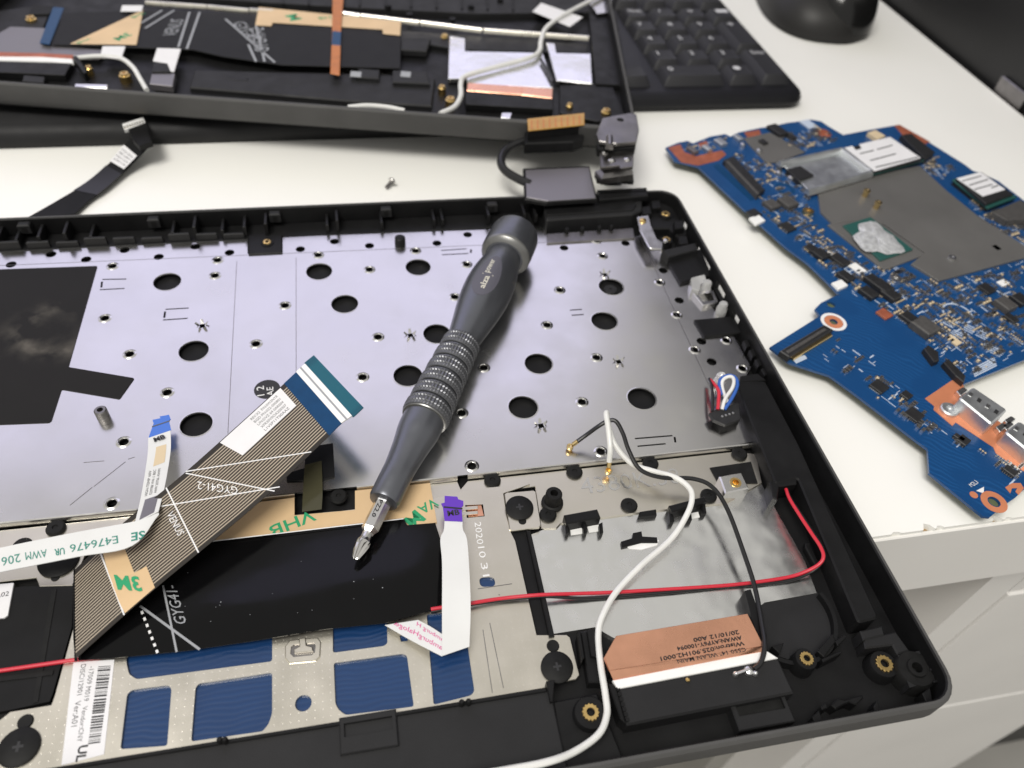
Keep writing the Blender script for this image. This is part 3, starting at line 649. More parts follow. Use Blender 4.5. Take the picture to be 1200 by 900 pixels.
def cross_screw(px, py, z, r, parent, m=M['rubber']):
    s = lathe('screw', [(r, z-.0003), (r, z+.0005), (r*.9, z+.0008), (0, z+.0008)], P(px, py, z+.0008), m, parent, 26)
    c = P(px, py, z+.0008); k = r*.26; t = r*.07
    prism('cross_slot', [(c.x-k, c.y-t), (c.x-t, c.y-t), (c.x-t, c.y-k), (c.x+t, c.y-k), (c.x+t, c.y-t), (c.x+k, c.y-t), (c.x+k, c.y+t), (c.x+t, c.y+t), (c.x+t, c.y+k), (c.x-t, c.y+k), (c.x-t, c.y+t), (c.x-k, c.y+t)], z+.0008, z+.00085, M['ink'], s)
    return s
cross_screw(609, 594, ZT+.0006, .0042, tabp); lathe('pin_hole', [(.0009, ZT+.0007), (.0012, ZT+.00066), (0, ZT+.00066)], P(612, 612, ZT), M['rubber'], tabp, 12)
cross_screw(653, 781, ZT, .0042, brk); lathe('pin_hole', [(.0017, ZT+.0001), (.0015, ZT+.0004), (0, ZT+.0002)], P(648, 757, ZT), M['rubber'], brk, 16)
cross_screw(21, 875, ZT, .0045, brk); lathe('pin_hole', [(.0018, ZT+.0001), (.0016, ZT+.0004), (0, ZT+.0002)], P(30, 846, ZT), M['rubber'], brk, 16)
lathe('screw', [(.0052, ZL), (.0052, ZL+.0005), (.0046, ZL+.0008), (0, ZL+.0008)], P(69, 657, ZL), M['rubber'], lap, 26)
lathe('pin_hole', [(.0011, ZL+.0001), (.0009, ZL+.0002), (0, ZL+.0002)], P(65, 677, ZL), M['rubber'], lap, 14)
# embossed snap latch in the bracket
ring_px = [(334, 757), (340, 750), (372, 747), (376, 752), (375, 769), (370, 774), (339, 777), (334, 771)]
prism('snap_ring', W(ring_px, ZT+.0005), ZT, ZT+.0005, M['nickel'], brk, holes=[W([(341, 758), (345, 755), (368, 753), (370, 757), (369, 765), (365, 768), (344, 770), (340, 766)], ZT+.0005)], ch=.0002)
prism('snap_hole', W([(341, 758), (345, 755), (368, 753), (370, 757), (369, 765), (365, 768), (344, 770), (340, 766)], ZT+.0001), ZT, ZT+.0001, M['steel_dark'], brk)
prism('snap_tongue', W([(350, 748), (358, 747), (359, 756), (366, 758), (367, 763), (345, 765), (344, 761), (351, 757)], ZT+.0009), ZT+.0003, ZT+.0009, M['nickel'], brk, ch=.0002)
for i, (a, b) in enumerate((((584, 697), (586, 697)), ((560, 690), (600, 684)), ((574, 730), (590, 806)), ((566, 738), (577, 812)))): bar('bracket_crease', a, b, .0002, ZT+.00005, M['steel_dark'], brk, .00003)
for i, t in enumerate(('2020', '10', '31')):
    a = ((556, 612), (560, 641), (563, 660))[i]; b = ((559, 638), (562, 654), (566, 676))[i]
    flat_text('bracket_stamp', t, a, b, None, ZT+.00006, M['print_white'], brk, hw=.0019)
prism('copper_slot', W([(547, 593), (564, 592), (567, 604), (549, 606)], ZT-.0002), .0030, ZT-.0003, M['copper'], brk)
for i in range(2): prism('slot_bridge', W([(540, 594+i*6), (560, 592.5+i*6), (560, 596+i*6), (541, 598+i*6)], ZT+.0004), ZT, ZT+.0004, M['nickel'], brk, ch=.0001)
prism('gap_wall', W([(617, 621), (622, 622), (650, 745), (644, 746)], .0052), .0019, .0052, M['plastic'], lap, ch=.0003)
prism('gap_cover', W([(598, 623), (617, 621), (644, 746), (627, 745)], .0032), .0019, .0032, M['black_matte'], lap)
prism('wall_rib', W([(680, 740), (697, 737), (705, 800), (690, 800)], .0058), .0019, .0058, M['plastic'], lap, ch=.0003)
for pts in ([(677, 742), (680, 738), (685, 770), (682, 775)], [(688, 738), (696, 737), (700, 770), (693, 768)], [(640, 798), (650, 797), (648, 822), (645, 822)], [(873, 692), (880, 690), (899, 744), (896, 762), (884, 735)]): prism('wall_rib', W(pts, .0075), .0019, .0075, M['plastic'], lap, ch=.0002)
# black keyboard frame on the left and bracket tabs
prism('frame_cover', W([(-70, 692), (42, 687), (86, 686), (84, 735), (62, 812), (58, 822), (12, 832), (-70, 846)], .0034), .0019, .0034, M['black_matte'], lap)
prism('frame_groove', W([(60, 690), (66, 690), (44, 822), (38, 824)], .0038), .0034, .0036, M['rubber'], lap)
bar('frame_groove', (-10, 797), (62, 788), .0012, .0037, M['rubber'], lap, .0002)
prism('screw_cover_label', W([(-60, 690), (16, 683), (9, 721), (5, 724), (-60, 729)], .0039), .0034, .0039, M['paper'], lap)
flat_text('label_lettering', 'A02', (-6, 701), (10, 698), None, .00394, M['ink'], lap)
# barcode label on the bracket
lab = prism('barcode_label', W([(86, 776), (134, 773), (122, 884), (72, 897)], ZT+.00012), ZT, ZT+.00012, M['paper'], brk)
zl = ZT+.00016
A0, A1, B0, B1 = P(115, 781, zl), P(130, 780, zl), P(103, 874, zl), P(117, 872, zl)
t = 0.0; rb = random.Random(3); V = []; F = []
while t < .97:
    wd = rb.choice((.006, .010, .018, .024)); p = [A0.lerp(B0, t), A1.lerp(B1, t), A1.lerp(B1, min(1, t+wd)), A0.lerp(B0, min(1, t+wd))]
    b = len(V); V += p; F.append((b, b+1, b+2, b+3)); t += wd+rb.choice((.006, .010, .014))
    if .18 < t % .22 < .2: t += .012
mesh('barcode', V, F, M['ink'], lab)
for s, a, b in (('-17009 M019', (105, 781), (98, 822)), ('Vendor:CNY', (97, 828), (90, 870)), ('DISC/12901', (95, 779), (90, 815)), ('Ver:A01', (88, 822), (83, 852))): flat_text('label_lettering', s, a, b, None, zl, M['ink_soft'], lab)
ul = flat_text('label_mark', 'UL', (92, 874), (88, 893), .6, zl, M['ink'], lab, bold=.03)
# ------------------------------------------------------------------ keyboard flex cable: black sheet, fold, striped ribbon, blue end
fx = thing('keyboard_ribbon_cable', 'wide striped ribbon cable with blue end folded over glossy black film', 'ribbon cable', P(300, 680, .005))
ZS = .0056
sheet_px = [(92, 774), (140, 771), (220, 763), (300, 752), (381, 740), (451, 733), (490, 722), (511, 714), (519, 706), (523, 695), (524, 682), (522, 655), (516, 632), (510, 613), (477, 616), (473, 607.5), (360, 621), (250, 634.5), (180, 648), (100, 662), (90, 700)]
def wavy_sheet(name, loop, z, m, parent, th=.00018, step=.0022, amp=None):
    """thin film: an outline filled with a fine grid and lifted by amp(x,y)"""
    loop = ccw(loop); bm = bmesh.new(); vs_ = [bm.verts.new((p.x, p.y, 0)) for p in loop]; bm.faces.new(vs_)
    xs = [p.x for p in loop]; ys = [p.y for p in loop]
    x = min(xs)+step
    while x < max(xs):
        bmesh.ops.bisect_plane(bm, geom=bm.verts[:]+bm.edges[:]+bm.faces[:], plane_co=(x, 0, 0), plane_no=(1, 0, 0)); x += step
    y = min(ys)+step
    while y < max(ys):
        bmesh.ops.bisect_plane(bm, geom=bm.verts[:]+bm.edges[:]+bm.faces[:], plane_co=(0, y, 0), plane_no=(0, 1, 0)); y += step
    bmesh.ops.triangulate(bm, faces=bm.faces)
    bm.verts.index_update(); V = [(v.co.x, v.co.y, z+(amp(v.co.x, v.co.y) if amp else 0)) for v in bm.verts]; F = [tuple(v.index for v in f.verts) for f in bm.faces]
    be = [tuple(v.index for v in e.verts) for e in bm.edges if len(e.link_faces) == 1]; bm.free()
    n = len(V); V += [(a, b, c-th) for a, b, c in V]; F += [tuple(n+i for i in f[::-1]) for f in F[:]]
    F += [(a, b, n+b, n+a) for a, b in be]
    return mesh(name, V, F, m, parent, True)
c1 = P(430, 690, ZS); c2 = P(300, 720, ZS); c3 = P(524, 700, ZS)
def bulge(x, y):
    g = lambda c, sx, sy, h: h*math.exp(-((x-c.x)/sx)**2-((y-c.y)/sy)**2)
    return g(c1, .022, .014, .0022)+g(c2, .03, .008, .0010)+g(c3, .006, .010, -.0008)
wavy_sheet('black_film', W(sheet_px, ZS), ZS, M['black_gloss'], fx, amp=bulge)
bar('film_edge_line', (250, 634), (473, 607.8), .0003, ZS+.0010, M['print_white'], fx, .00004)
bar('film_edge_line', (180, 647.5), (252, 634), .0003, ZS+.0006, M['print_grey'], fx, .00004)
# VHB tape strip
zt_ = .0047
tape = prism('tape_strip', W([(238, 632), (262, 616), (292, 590), (345, 583), (345, 604), (416, 597.5), (416, 575), (504, 566), (512, 612), (470, 620), (245, 645)], zt_), .0037, zt_, M['tan'], fx)
flat_text('tape_lettering', 'VHB', (366, 597), (314, 617), .30, zt_+.00008, M['green'], tape, mirror=False, bold=.012)
flat_text('tape_lettering', 'M', (486, 597), (472, 609), 1.0, zt_+.00008, M['green'], tape, bold=.03)
flat_text('tape_lettering', 'VA', (508, 583), (488, 594), .55, zt_+.00008, M['green'], tape, bold=.012)
# striped ribbon (s from the fold to the blue end, t from lower-right edge to upper-left edge)
def zr(s): return .0072+.0118*s
Lpx = [(89, 772), (182, 690), (300, 592), (386, 511)]; Rpx = [(88, 668), (147, 611), (217, 554), (333, 450)]
sv = [0, .33, .68, 1.0]
rib = Strip([P(*a, zr(s)) for a, s in zip(Lpx, sv)], [P(*a, zr(s)) for a, s in zip(Rpx, sv)], 8)
rib.sheet('striped_ribbon', .00016, M['ribbon'], fx, nt=8)
fold = Strip([P(90, 775, .0058), P(88, 720, .0060), P(88, 665, .0062)], [P(87, 775, .0072), P(86.5, 720, .0074), P(87, 667, .0076)], 4)
fold.sheet('ribbon_fold', .00018, M['black_matte'], fx)
Lb = [(386, 511), (400, 497), (413, 488), (425, 477)]; Rb = [(333, 450), (347, 437), (358, 427), (369, 418)]
zb = [.0190, .0196, .0200, .0204]
bl = Strip([P(*a, z) for a, z in zip(Lb, zb)], [P(*a, z) for a, z in zip(Rb, zb)], 4)
bl.sheet('blue_stiffener', .0003, M['blue_stiff'], fx, 0, .36)
bl.sheet('white_band', .0005, M['white'], fx, .34, .66)
bl.patch('band_line', [(.47, 0), (.47, 1), (.52, 1), (.52, 0)], .00056, M['print_grey'], fx)
bl.sheet('contact_end', .0003, M['teal_pins'], fx, .66, 1.0, -.02, 1.02)

def on(strip, s0, t0, s1, t1, s2, t2, off):
    return lambda u, v: strip.f(s0+(s1-s0)*u+(s2-s0)*v, t0+(t1-t0)*u+(t2-t0)*v, off)
LABTXT = list(enumerate(('REV:X2  P/N:0W2NYR', 'BGD PN:022-000801', 'L/N:DVZ 64 0AR004', 'XFR30V0OA200307', 'L1VSP11T00AAZ')))
for q in ([(.44, 1.0), (.445, .985), (.865, .0), (.85, .0)],):
    pass
def project(p):
    d = p-CAM; k = d.dot(RZ); return 600+FPX*d.dot(RX)/k, 450+FPX*d.dot(RY)/k
GRID = {}
def invs(strip, px, py):
    """strip coordinate of the surface point that shows at a photo point"""
    if strip not in GRID: GRID[strip] = [(i/40, j/12, project(strip.f(i/40, j/12))) for i in range(41) for j in range(13)]
    s, t, _ = min(GRID[strip], key=lambda g: (g[2][0]-px)**2+(g[2][1]-py)**2)
    for _ in range(6):
        x, y = project(strip.f(s, t)); h = 1e-3
        s2 = s+h if s < .99 else s-h; xs, ys = project(strip.f(s2, t)); xt, yt = project(strip.f(s, t+h))
        a, c = (xs-x)/(s2-s), (ys-y)/(s2-s); b, d = (xt-x)/h, (yt-y)/h; det = a*d-b*c
        if abs(det) < 1e-9: break
        ds, dt = (d*(px-x)-b*(py-y))/det, (-c*(px-x)+a*(py-y))/det
        s = min(1, max(0, s+max(-.1, min(.1, ds)))); t = min(1.05, max(-.05, t+max(-.3, min(.3, dt))))
    return s, t
def inv(px, py): return invs(rib, px, py)
def rline(a, b, wd, name='print_line'):
    V = []; F = []; k = 14; pts = [rib.f(*inv(a[0]+(b[0]-a[0])*i/k, a[1]+(b[1]-a[1])*i/k), .00026) for i in range(k+1)]
    n = (pts[-1]-pts[0]).normalized().cross(Vector((0, 0, 1)))*wd/2
    for q in pts: V += [q+n, q-n]
    for i in range(k): F.append((2*i, 2*i+1, 2*i+3, 2*i+2))
    mesh(name, V, F, M['print_white'], fx)
sl0 = inv(270, 526)[0]; lb_ = rib.sheet('white_label', .00010, M['paper'], fx, sl0, .985, .63, .985, off=.00018, ns=6)
for i, s in LABTXT:
    t1 = .94-i*.062; text('label_lettering', s, on(rib, sl0+(1-sl0)*.42, t1-.03, .965, t1-.03, sl0+(1-sl0)*.42, t1+.008, .00032), M['ink_soft'], lb_)
for a, b in (((218, 553), (365, 530)), ((218, 555), (322, 576)), ((188, 594), (328, 571)), ((195, 572), (233, 648)), ((118, 648), (146, 721))): rline(a, b, .00038)
def stext(strip, s, a, b, up, m, parent, bold=0.0, name='cable_lettering', off=.0003):
    fn = lambda u, v: strip.f(*invs(strip, a[0]+(b[0]-a[0])*u+(up[0]-a[0])*v, a[1]+(b[1]-a[1])*u+(up[1]-a[1])*v), off)
    text(name, s, fn, M[m], parent, bold=bold)
def rtext(s, a, b, up, off=.00028, m='print_white', bold=0.0): stext(rib, s, a, b, up, m, fx, bold, 'ribbon_lettering', off)
rtext('GYG41-2', (279, 571), (232, 564.5), (278.5, 580)); rtext('VENUS', (195, 603), (209, 629), (203, 599))
LS = None; tp_ = [inv(*p) for p in ((121, 648), (147, 641), (158, 672), (182, 690), (146, 720))]
V = [rib.f(s, t, .00024) for s, t in tp_]
def clipquad(name, a, b, c, d, off, m):
    q = [inv(*p) for p in (a, b, c, d)]; return rib.patch(name, q, off, m, fx)
tq = clipquad('tape_patch', (121, 648), (146, 642), (158, 672), (133, 690), .00024, M['tan']); clipquad('tape_patch', (131, 686), (172, 664), (182, 689), (147, 719), .00026, M['tan'])
rtext('3M', (168, 694), (139, 692), (163, 676), .0004, 'green', .03)
# print on the black film
def film_pt(px, py): p = P(px, py, ZS); return P(px, py, ZS+bulge(p.x, p.y)+.00012)
def fbar(a, b, wd, m, name='print_line'):
    V = []; F = []; k = 10; A = film_pt(*a); B = film_pt(*b); n = (B-A).normalized().cross(Vector((0, 0, 1)))*wd/2
    for i in range(k+1): q = film_pt(a[0]+(b[0]-a[0])*i/k, a[1]+(b[1]-a[1])*i/k); V += [q+n, q-n]
    for i in range(k): F.append((2*i, 2*i+1, 2*i+3, 2*i+2))
    mesh(name, V, F, M[m], fx)
fbar((191, 686), (207, 764), .0005, 'print_grey'); fbar((164, 710), (234, 761), .0006, 'print_grey')
for i in range(7): fbar((166+i*2.9, 716+i*7.6), (167.2+i*2.9, 719.5+i*7.6), .0006, 'print_white', 'print_dash')
A = film_pt(219, 731); B = film_pt(206, 686); C_ = film_pt(205, 731)
text('film_lettering', 'GYG41-', lambda u, v: A+(B-A)*u+(C_-A)*v, M['print_grey'], fx)
rd = random.Random(21); V = []; F = []
for i in range(15):
    x, y = rd.uniform(210, 505), rd.uniform(640, 735)
    if y > 752-(x-210)*.06-10: continue
    c = film_pt(x, y); s = rd.choice((.00008, .0001, .00016)); b = len(V)
    for k in range(5): th = 2*math.pi*k/5+i; V.append((c.x+s*math.cos(th), c.y+s*math.sin(th), c.z))
    F.append(tuple(range(b, b+5)))
ds = mesh('dust_specks', V, F, M['print_grey'], fx); ds['kind'] = 'stuff'
# black tape with its clear tail that holds the ribbon's edge
tc_ = thing('tape_tab', 'small black tape tab with smoky clear tail next to the ribbon cable', 'tape', P(370, 575, .005))
prism('black_tab', W([(357, 524), (390, 519), (392, 558), (378, 562), (336, 563), (335, 555), (357, 548)], .0052), .0046, .0052, M['black_matte'], tc_, ch=.0001)
M['smoky'] = mat('smoky_clear_film', (.055, .052, .03), .14, spec=.6)
tl = Strip([P(377, 540, .0065), P(378, 575, .0058), P(377, 597, .0052)], [P(357, 545, .0065), P(355, 577, .0058), P(354, 600, .0052)], 5)
tl.sheet('clear_tail', .00012, M['smoky'], tc_)
# ------------------------------------------------------------------ narrow white flat cable with blue tab (left)
wc = thing('white_flat_cable', 'narrow white flat cable with blue tab and green lettering lying over the striped ribbon', 'flat cable', P(100, 640, .009))
up_ = Strip([P(174, 513, .0090), P(173, 535, .0100), P(166, 580, .0125), P(158, 615, .0150)], [P(200, 504, .0090), P(200, 530, .0100), P(193, 572, .0125), P(186, 600, .0150)], 6)
up_.sheet('upper_run', .00022, M['white_flex'], wc)
sd = Strip([P(186, 601, .0152), P(160, 611, .0154), P(90, 624, .0150), P(0, 642.5, .0130), P(-60, 656, .011)], [P(186.5, 603, .0150), P(155, 640, .0152), P(90, 653, .0148), P(0, 671, .0128), P(-60, 684, .011)], 6)
sd.sheet('side_run', .00022, M['white_flex'], wc)
prism('blue_tab', W([(174, 513), (180, 496), (178.5, 492), (188, 490), (187, 488), (198, 486), (200, 491), (198, 493), (200.5, 504)], .0093), .0090, .0093, M['blue_tab'], wc)
bar('tab_line', (178, 500), (199, 493), .0004, .0094, M['ink_soft'], wc)
flat_text('cable_lettering', 'MB', (181, 518), (194, 513.5), .55, .0100, M['ink'], wc, bold=.04)
up_.patch('copper_window', [(.23, .36), (.45, .32), (.43, .80), (.22, .80)], .00028, M['cream'], wc); up_.patch('silver_window', [(.74, .22), (.98, .18), (.98, .80), (.74, .80)], .00028, M['module'], wc)
for i, s in enumerate(('HIGH-TEMP 60V', 'E239788 VW-1 80C', 'AWM 20706 AWM')): text('cable_lettering', s, on(up_, .70, .28+i*.2, .48, .28+i*.2, .70, .16+i*.2, .0003), M['ink_soft'], wc)
stext(sd, 'E476476', (138, 628), (82, 639), (139, 637), 'green_dark', wc); stext(sd, 'UR', (76, 642), (64, 644), (76.5, 650), 'green_dark', wc, .02); stext(sd, 'AWM', (55, 644), (30, 648), (56, 653), 'green_dark', wc)
stext(sd, '206', (24, 649), (2, 654), (25, 659), 'green_dark', wc); stext(sd, 'SE', (170, 622), (154, 625), (170, 632), 'green_dark', wc, .02)
# ------------------------------------------------------------------ white touchpad flat cable with purple tab
pc = thing('touchpad_flat_cable', 'white flat cable with purple tab folded beside glossy black film', 'flat cable', P(533, 690, .005))
ps = Strip([P(521, 610, .0085), P(520, 622, .0088), P(516, 633, .0092), P(518, 660, .0098), P(518, 715, .0094), P(518, 769, .0078)], [P(542, 611, .0085), P(542.5, 621, .0088), P(547, 632, .0092), P(549.5, 660, .0098), P(551.5, 710, .0094), P(550, 758, .0078)], 5)
ps.sheet('long_run', .00022, M['white_flex'], pc)
pf = Strip([P(518, 769.5, .0076), P(484, 752, .0066), P(451, 733, .0062)], [P(519, 744, .0074), P(505, 735, .0066), P(490, 727, .0062)], 5)
pf.sheet('folded_run', .00022, M['white_flex'], pc)
stext(pf, 'amburg', (517, 764), (490, 749), (519, 757), 'pink', pc, off=.0003); stext(pf, 'Halogen', (489, 748), (458, 733), (491, 741), 'pink', pc, off=.0003)
stext(pf, 'amburg H', (519, 754), (488, 735), (520, 748), 'pink', pc, off=.0003)
pt = prism('purple_tab', W([(521, 610), (519, 594), (517, 590), (521, 589), (521, 581), (536, 582), (537, 585), (543, 587), (543, 592), (541, 594), (542, 611)], .0090), .0086, .0090, M['purple'], pc)
flat_text('tab_lettering', 'MB', (525, 605), (539, 603), .55, .00906, M['ink'], pc, bold=.03)
bar('tab_line', (520, 594), (542, 596), .0005, .0091, M['ink'], pc)
# ------------------------------------------------------------------ wires
sp = thing('speaker_wire', 'thin red wire with a black strand added as its reflection running across the silver foil', 'wire', P(740, 695, .003))
zf = .0044
tube('red_wire', [P(505, 714, .0062), P(530, 710, .0062), P(551, 707, .0060), P(590, 701, .0055), P(635, 697, .0058), P(680, 695.5, .0046), P(720, 694, .0042), P(790, 690, .0040), P(850, 686, .0040), P(887, 682, .0042), P(925, 676, .0044), P(946, 669, .0058), P(960, 661, .0078), P(965, 652, .0090), P(961, 640, .0092), P(951, 625, .0090), P(936, 602, .0086), P(925, 584, .0080), P(921, 573, .0076)], .00052, M['red'], sp)
tube('black_strand', [P(505, 717, .0058), P(551, 708.5, .0055), P(590, 703.5, .0050), P(635, 699, .0053), P(680, 701, .0040), P(720, 699, .0036), P(790, 693.5, .0036), P(850, 687, .0036), P(887, 685, .0036), P(925, 680, .0038), P(947, 672, .0050), P(960, 663, .0068), P(966, 653, .0080), P(963, 641, .0082), P(953, 625, .0080), P(938, 602, .0076), P(926, 584, .0070), P(922, 573, .0068)], .0005, M['wire_black'], sp)  # added dark strand standing in for the red wire's reflection in the foil
tube('red_wire', [P(-40, 791, .0042), P(0, 786, .0042), P(45, 779.5, .0046), P(90, 773, .0050), P(115, 770, .0050)], .00052, M['red'], sp)
aw = thing('white_antenna_cable', 'thin white coaxial cable looping over the foil and out past the shell edge', 'cable', P(740, 690, .004))
tube('sheath', [P(714, 541, .0085), P(715, 525, .0125), P(712.5, 500, .0155), P(710.5, 487, .0162), P(711, 484, .0156), P(713, 497, .0138), P(720, 520, .0110), P(740, 543, .0080), P(765, 552, .0082), P(790, 559, .0095), P(806, 570, .0095), P(811, 582, .0090), P(806, 601, .0080), P(787, 631, .0066), P(752, 662, .0060), P(722, 694, .0062), P(706, 722, .0066), P(701, 745, .0070), P(704, 780, .0075), P(709.5, 815, .0078), P(711, 838, .0080), P(701, 861, .0090), P(671, 882, .0105), P(637, 894, .0128), P(590, 903, .0134), P(540, 912, .0120)], 0.00086, M['wire_white'], aw, n=7)
def coax_end(a, b, parent):
    A = P(*a); B = P(*b); tube('crimp', [A, A.lerp(B, .6)], .00075, M['gold'], parent, n=1)
    lathe('plug', [(.0011, -.0006), (.0011, .0004), (.0009, .0006), (.0004, .0006), (0, .0004)], (B.x, B.y), M['gold'], parent, 16, B.z)
coax_end((714, 541, .0085), (713, 552, .0062), aw)
ab = thing('black_antenna_cable', 'thin black coaxial cable with gold plug arching to the copper tape', 'cable', P(820, 600, .004))
tube('sheath', [P(677, 517, .0080), P(688, 509, .0098), P(702, 499, .0128), P(713, 493, .0142), P(722, 494, .0145), P(730, 508, .0135), P(737, 528, .0120), P(750, 550, .0100), P(775, 559.5, .0092), P(812, 561, .0092), P(835, 571, .0098), P(853, 598, .0095), P(873, 652, .0080), P(885, 690, .0074), P(893, 733, .0085), P(896, 757, .0098), P(892, 775, .0096), P(884, 784, .0090)], .00068, M['wire_black'], ab, n=7)
coax_end((677, 517, .0080), (668, 523.5, .0060), ab)
for px, py, r in ((862, 790, .0008), (878, 786, .0014), (885, 789, .0009)): lathe('solder_joint', [(r, -.0004), (r*.8, .0004), (r*.3, .0008), (0, .0009)], P(px, py, .0084), M['solder'], ab, 12, .0084)
tube('shield_end', [P(862, 790, .0088), P(870, 787, .0090), P(878, 784, .0092)], .0004, M['solder'], ab)
# small light board with coloured wires
lbd = thing('sensor_board', 'tiny black board with red white and blue wires at the plate corner', 'circuit board', P(850, 487, .006))
pb = prism('board', W([(831, 484), (842, 478), (866, 472), (868, 491), (850, 498), (836, 492)], .0078), .0066, .0078, M['chip'], lbd, ch=.0002)
prism('foot', W([(838, 490), (862, 484), (866, 494), (846, 500)], .0066), .0036, .0066, M['plastic'], lbd)
for i in range(4): lathe('pad', [(.00045, 0), (.0004, .0002), (0, .00025)], P(846.5+i*4.2, 488-i*1.3, .0078), M['solder'], pb, 10, .0078)
tube('red_wire', [P(832, 445, .0070), P(836, 449, .0085), P(842, 458, .0095), P(842, 470, .0090), P(841, 480, .0080)], .0006, M['red'], lbd)
tube('white_wire', [P(846, 480, .0080), P(850, 467, .0098), P(858, 455, .0110), P(860, 446, .0112), P(857, 441.5, .0110), P(850, 443, .0105), P(846, 449, .0098), P(848, 460, .0088), P(853, 472, .0080)], .0006, M['wire_white'], lbd)
tube('blue_wire', [P(849, 480, .0080), P(858, 466, .0098), P(864, 452, .0108), P(862, 443, .0108), P(854, 440, .0104), P(845, 444, .0098), P(843, 452, .0094), P(846, 463, .0084)], .0006, M['wire_blue'], lbd)
tube('black_strand', [P(835, 482, .0076), P(835, 468, .0086), P(834, 452, .0086), P(831, 444, .0070)], .00055, M['wire_black'], lbd)
# ------------------------------------------------------------------ screwdriver
tip = P(416, 655.5, .0098); end = P(606.5, 270, .0150)
ax = (end-tip); Ls = ax.length; ax.normalize()
xx = ax.cross(Vector((0, 0, 1))).normalized(); zz = xx.cross(ax)
SM = Matrix((zz, xx, ax)).transposed().to_euler()
scr = thing('screwdriver', 'dark grey metal precision screwdriver with ribbed grip lying across the plate', 'screwdriver', P(500, 480, .0045))
def drv(name, prof, m, seg=40, parent=scr):
    me = lathe_mesh(name, prof, seg); return place(name, me, m, tip, None, None, SM) if False else _drv(name, me, m, parent)
def _drv(name, me, m, parent):
    o = bpy.data.objects.new(name, me); col.objects.link(o)
    if not me.materials: me.materials.append(m)
    o.parent = parent; o.matrix_parent_inverse = Matrix.Identity(4); ORG[o] = tip
    if parent is scr: o.location = tip-ORG[scr]; o.rotation_euler = SM
    return o
L = Ls
W0, W1 = (tip-CAM).dot(RZ), (end-CAM).dot(RZ)
def f_(k): return L*(k*W0/(W1-k*(W1-W0)))   # share of the drawn length -> real length
# stations along the axis (0 = tip, 1 = cap end)
drv('shank', [(.0, f_(.172)), (.0030, f_(.172)), (.0042, f_(.175)), (.0046, f_(.183)), (.0047, f_(.27)), (.0050, f_(.30)), (.0055, f_(.335)), (.0060, f_(.36)), (.0063, f_(.372)), (.0066, f_(.39)), (.0067, f_(.435))], M['driver'])
drv('shank_ring', [(.0066, f_(.4225)), (.0072, f_(.424)), (.0074, f_(.4265)), (.0070, f_(.429))], M['driver_edge'])
ng = 6; g0, g1 = .428, .665
knurl = []
for i in range(ng):
    a = g0+(g1-g0)*i/ng; b = a+(g1-g0)/ng*.86; r = .0078-.0011*i/(ng-1)
    # knurled ring: raised teeth in three rows
    V = []; F = []; seg = 84; rows = [(a, r-.0006), (a+.0015, r-.0003), (a+(b-a)*.22, r), (a+(b-a)*.30, r-.00028), (a+(b-a)*.38, r), (a+(b-a)*.62, r), (a+(b-a)*.70, r-.00028), (a+(b-a)*.78, r), (b-.0015, r-.0003), (b, r-.0006)]
    for kk, (z, q) in enumerate(rows):
        for j in range(seg):
            th = 2*math.pi*j/seg; qq = q-(.00022 if (j % 2 and 1 < kk < 8) else 0); V.append((qq*math.cos(th), qq*math.sin(th), f_(z)))
    for kk in range(len(rows)-1):
        for j in range(seg): n_ = (j+1) % seg; F.append((kk*seg+j, kk*seg+n_, (kk+1)*seg+n_, (kk+1)*seg+j))
    me = bpy.data.meshes.new('grip_ring'); me.from_pydata(V, [], F); me.materials.append(M['driver_grip'])
    bm = bmesh.new(); bm.from_mesh(me); bmesh.ops.recalc_face_normals(bm, faces=bm.faces); bm.to_mesh(me); bm.free()
    _drv('grip_ring', me, M['driver_grip'], scr)
drv('grip_core', [(.0068, f_(.43)), (.0062, f_(.55)), (.0056, f_(.67))], M['driver'])
hp = [(r, .66+(k-.66)*.886) for r, k in ((.0056, .66), (.0058, .672), (.0062, .69), (.0069, .72), (.0078, .755), (.0085, .79), (.0089, .82), (.0090, .845), (.0087, .875), (.0081, .90), (.0074, .922), (.0069, .936), (.0068, .94))]
drv('handle', [(r, f_(k)) for r, k in hp], M['driver'], 56)
drv('neck', [(.0067, f_(.902)), (.0067, f_(.926))], M['driver'])
drv('cap', [(.0067, f_(.916)), (.0072, f_(.917)), (.0091, f_(.9215)), (.0095, f_(.9245)), (.0097, f_(.928)), (.0098, f_(.94)), (.0096, f_(.980)), (.0091, f_(.988)), (.0080, f_(.990)), (0, f_(.9905))], M['driver'], 56)
drv('cap_chamfer', [(.0074, f_(.9162)), (.0093, f_(.921)), (.0096, f_(.924)), (.00975, f_(.9270))], M['driver_edge'], 56)
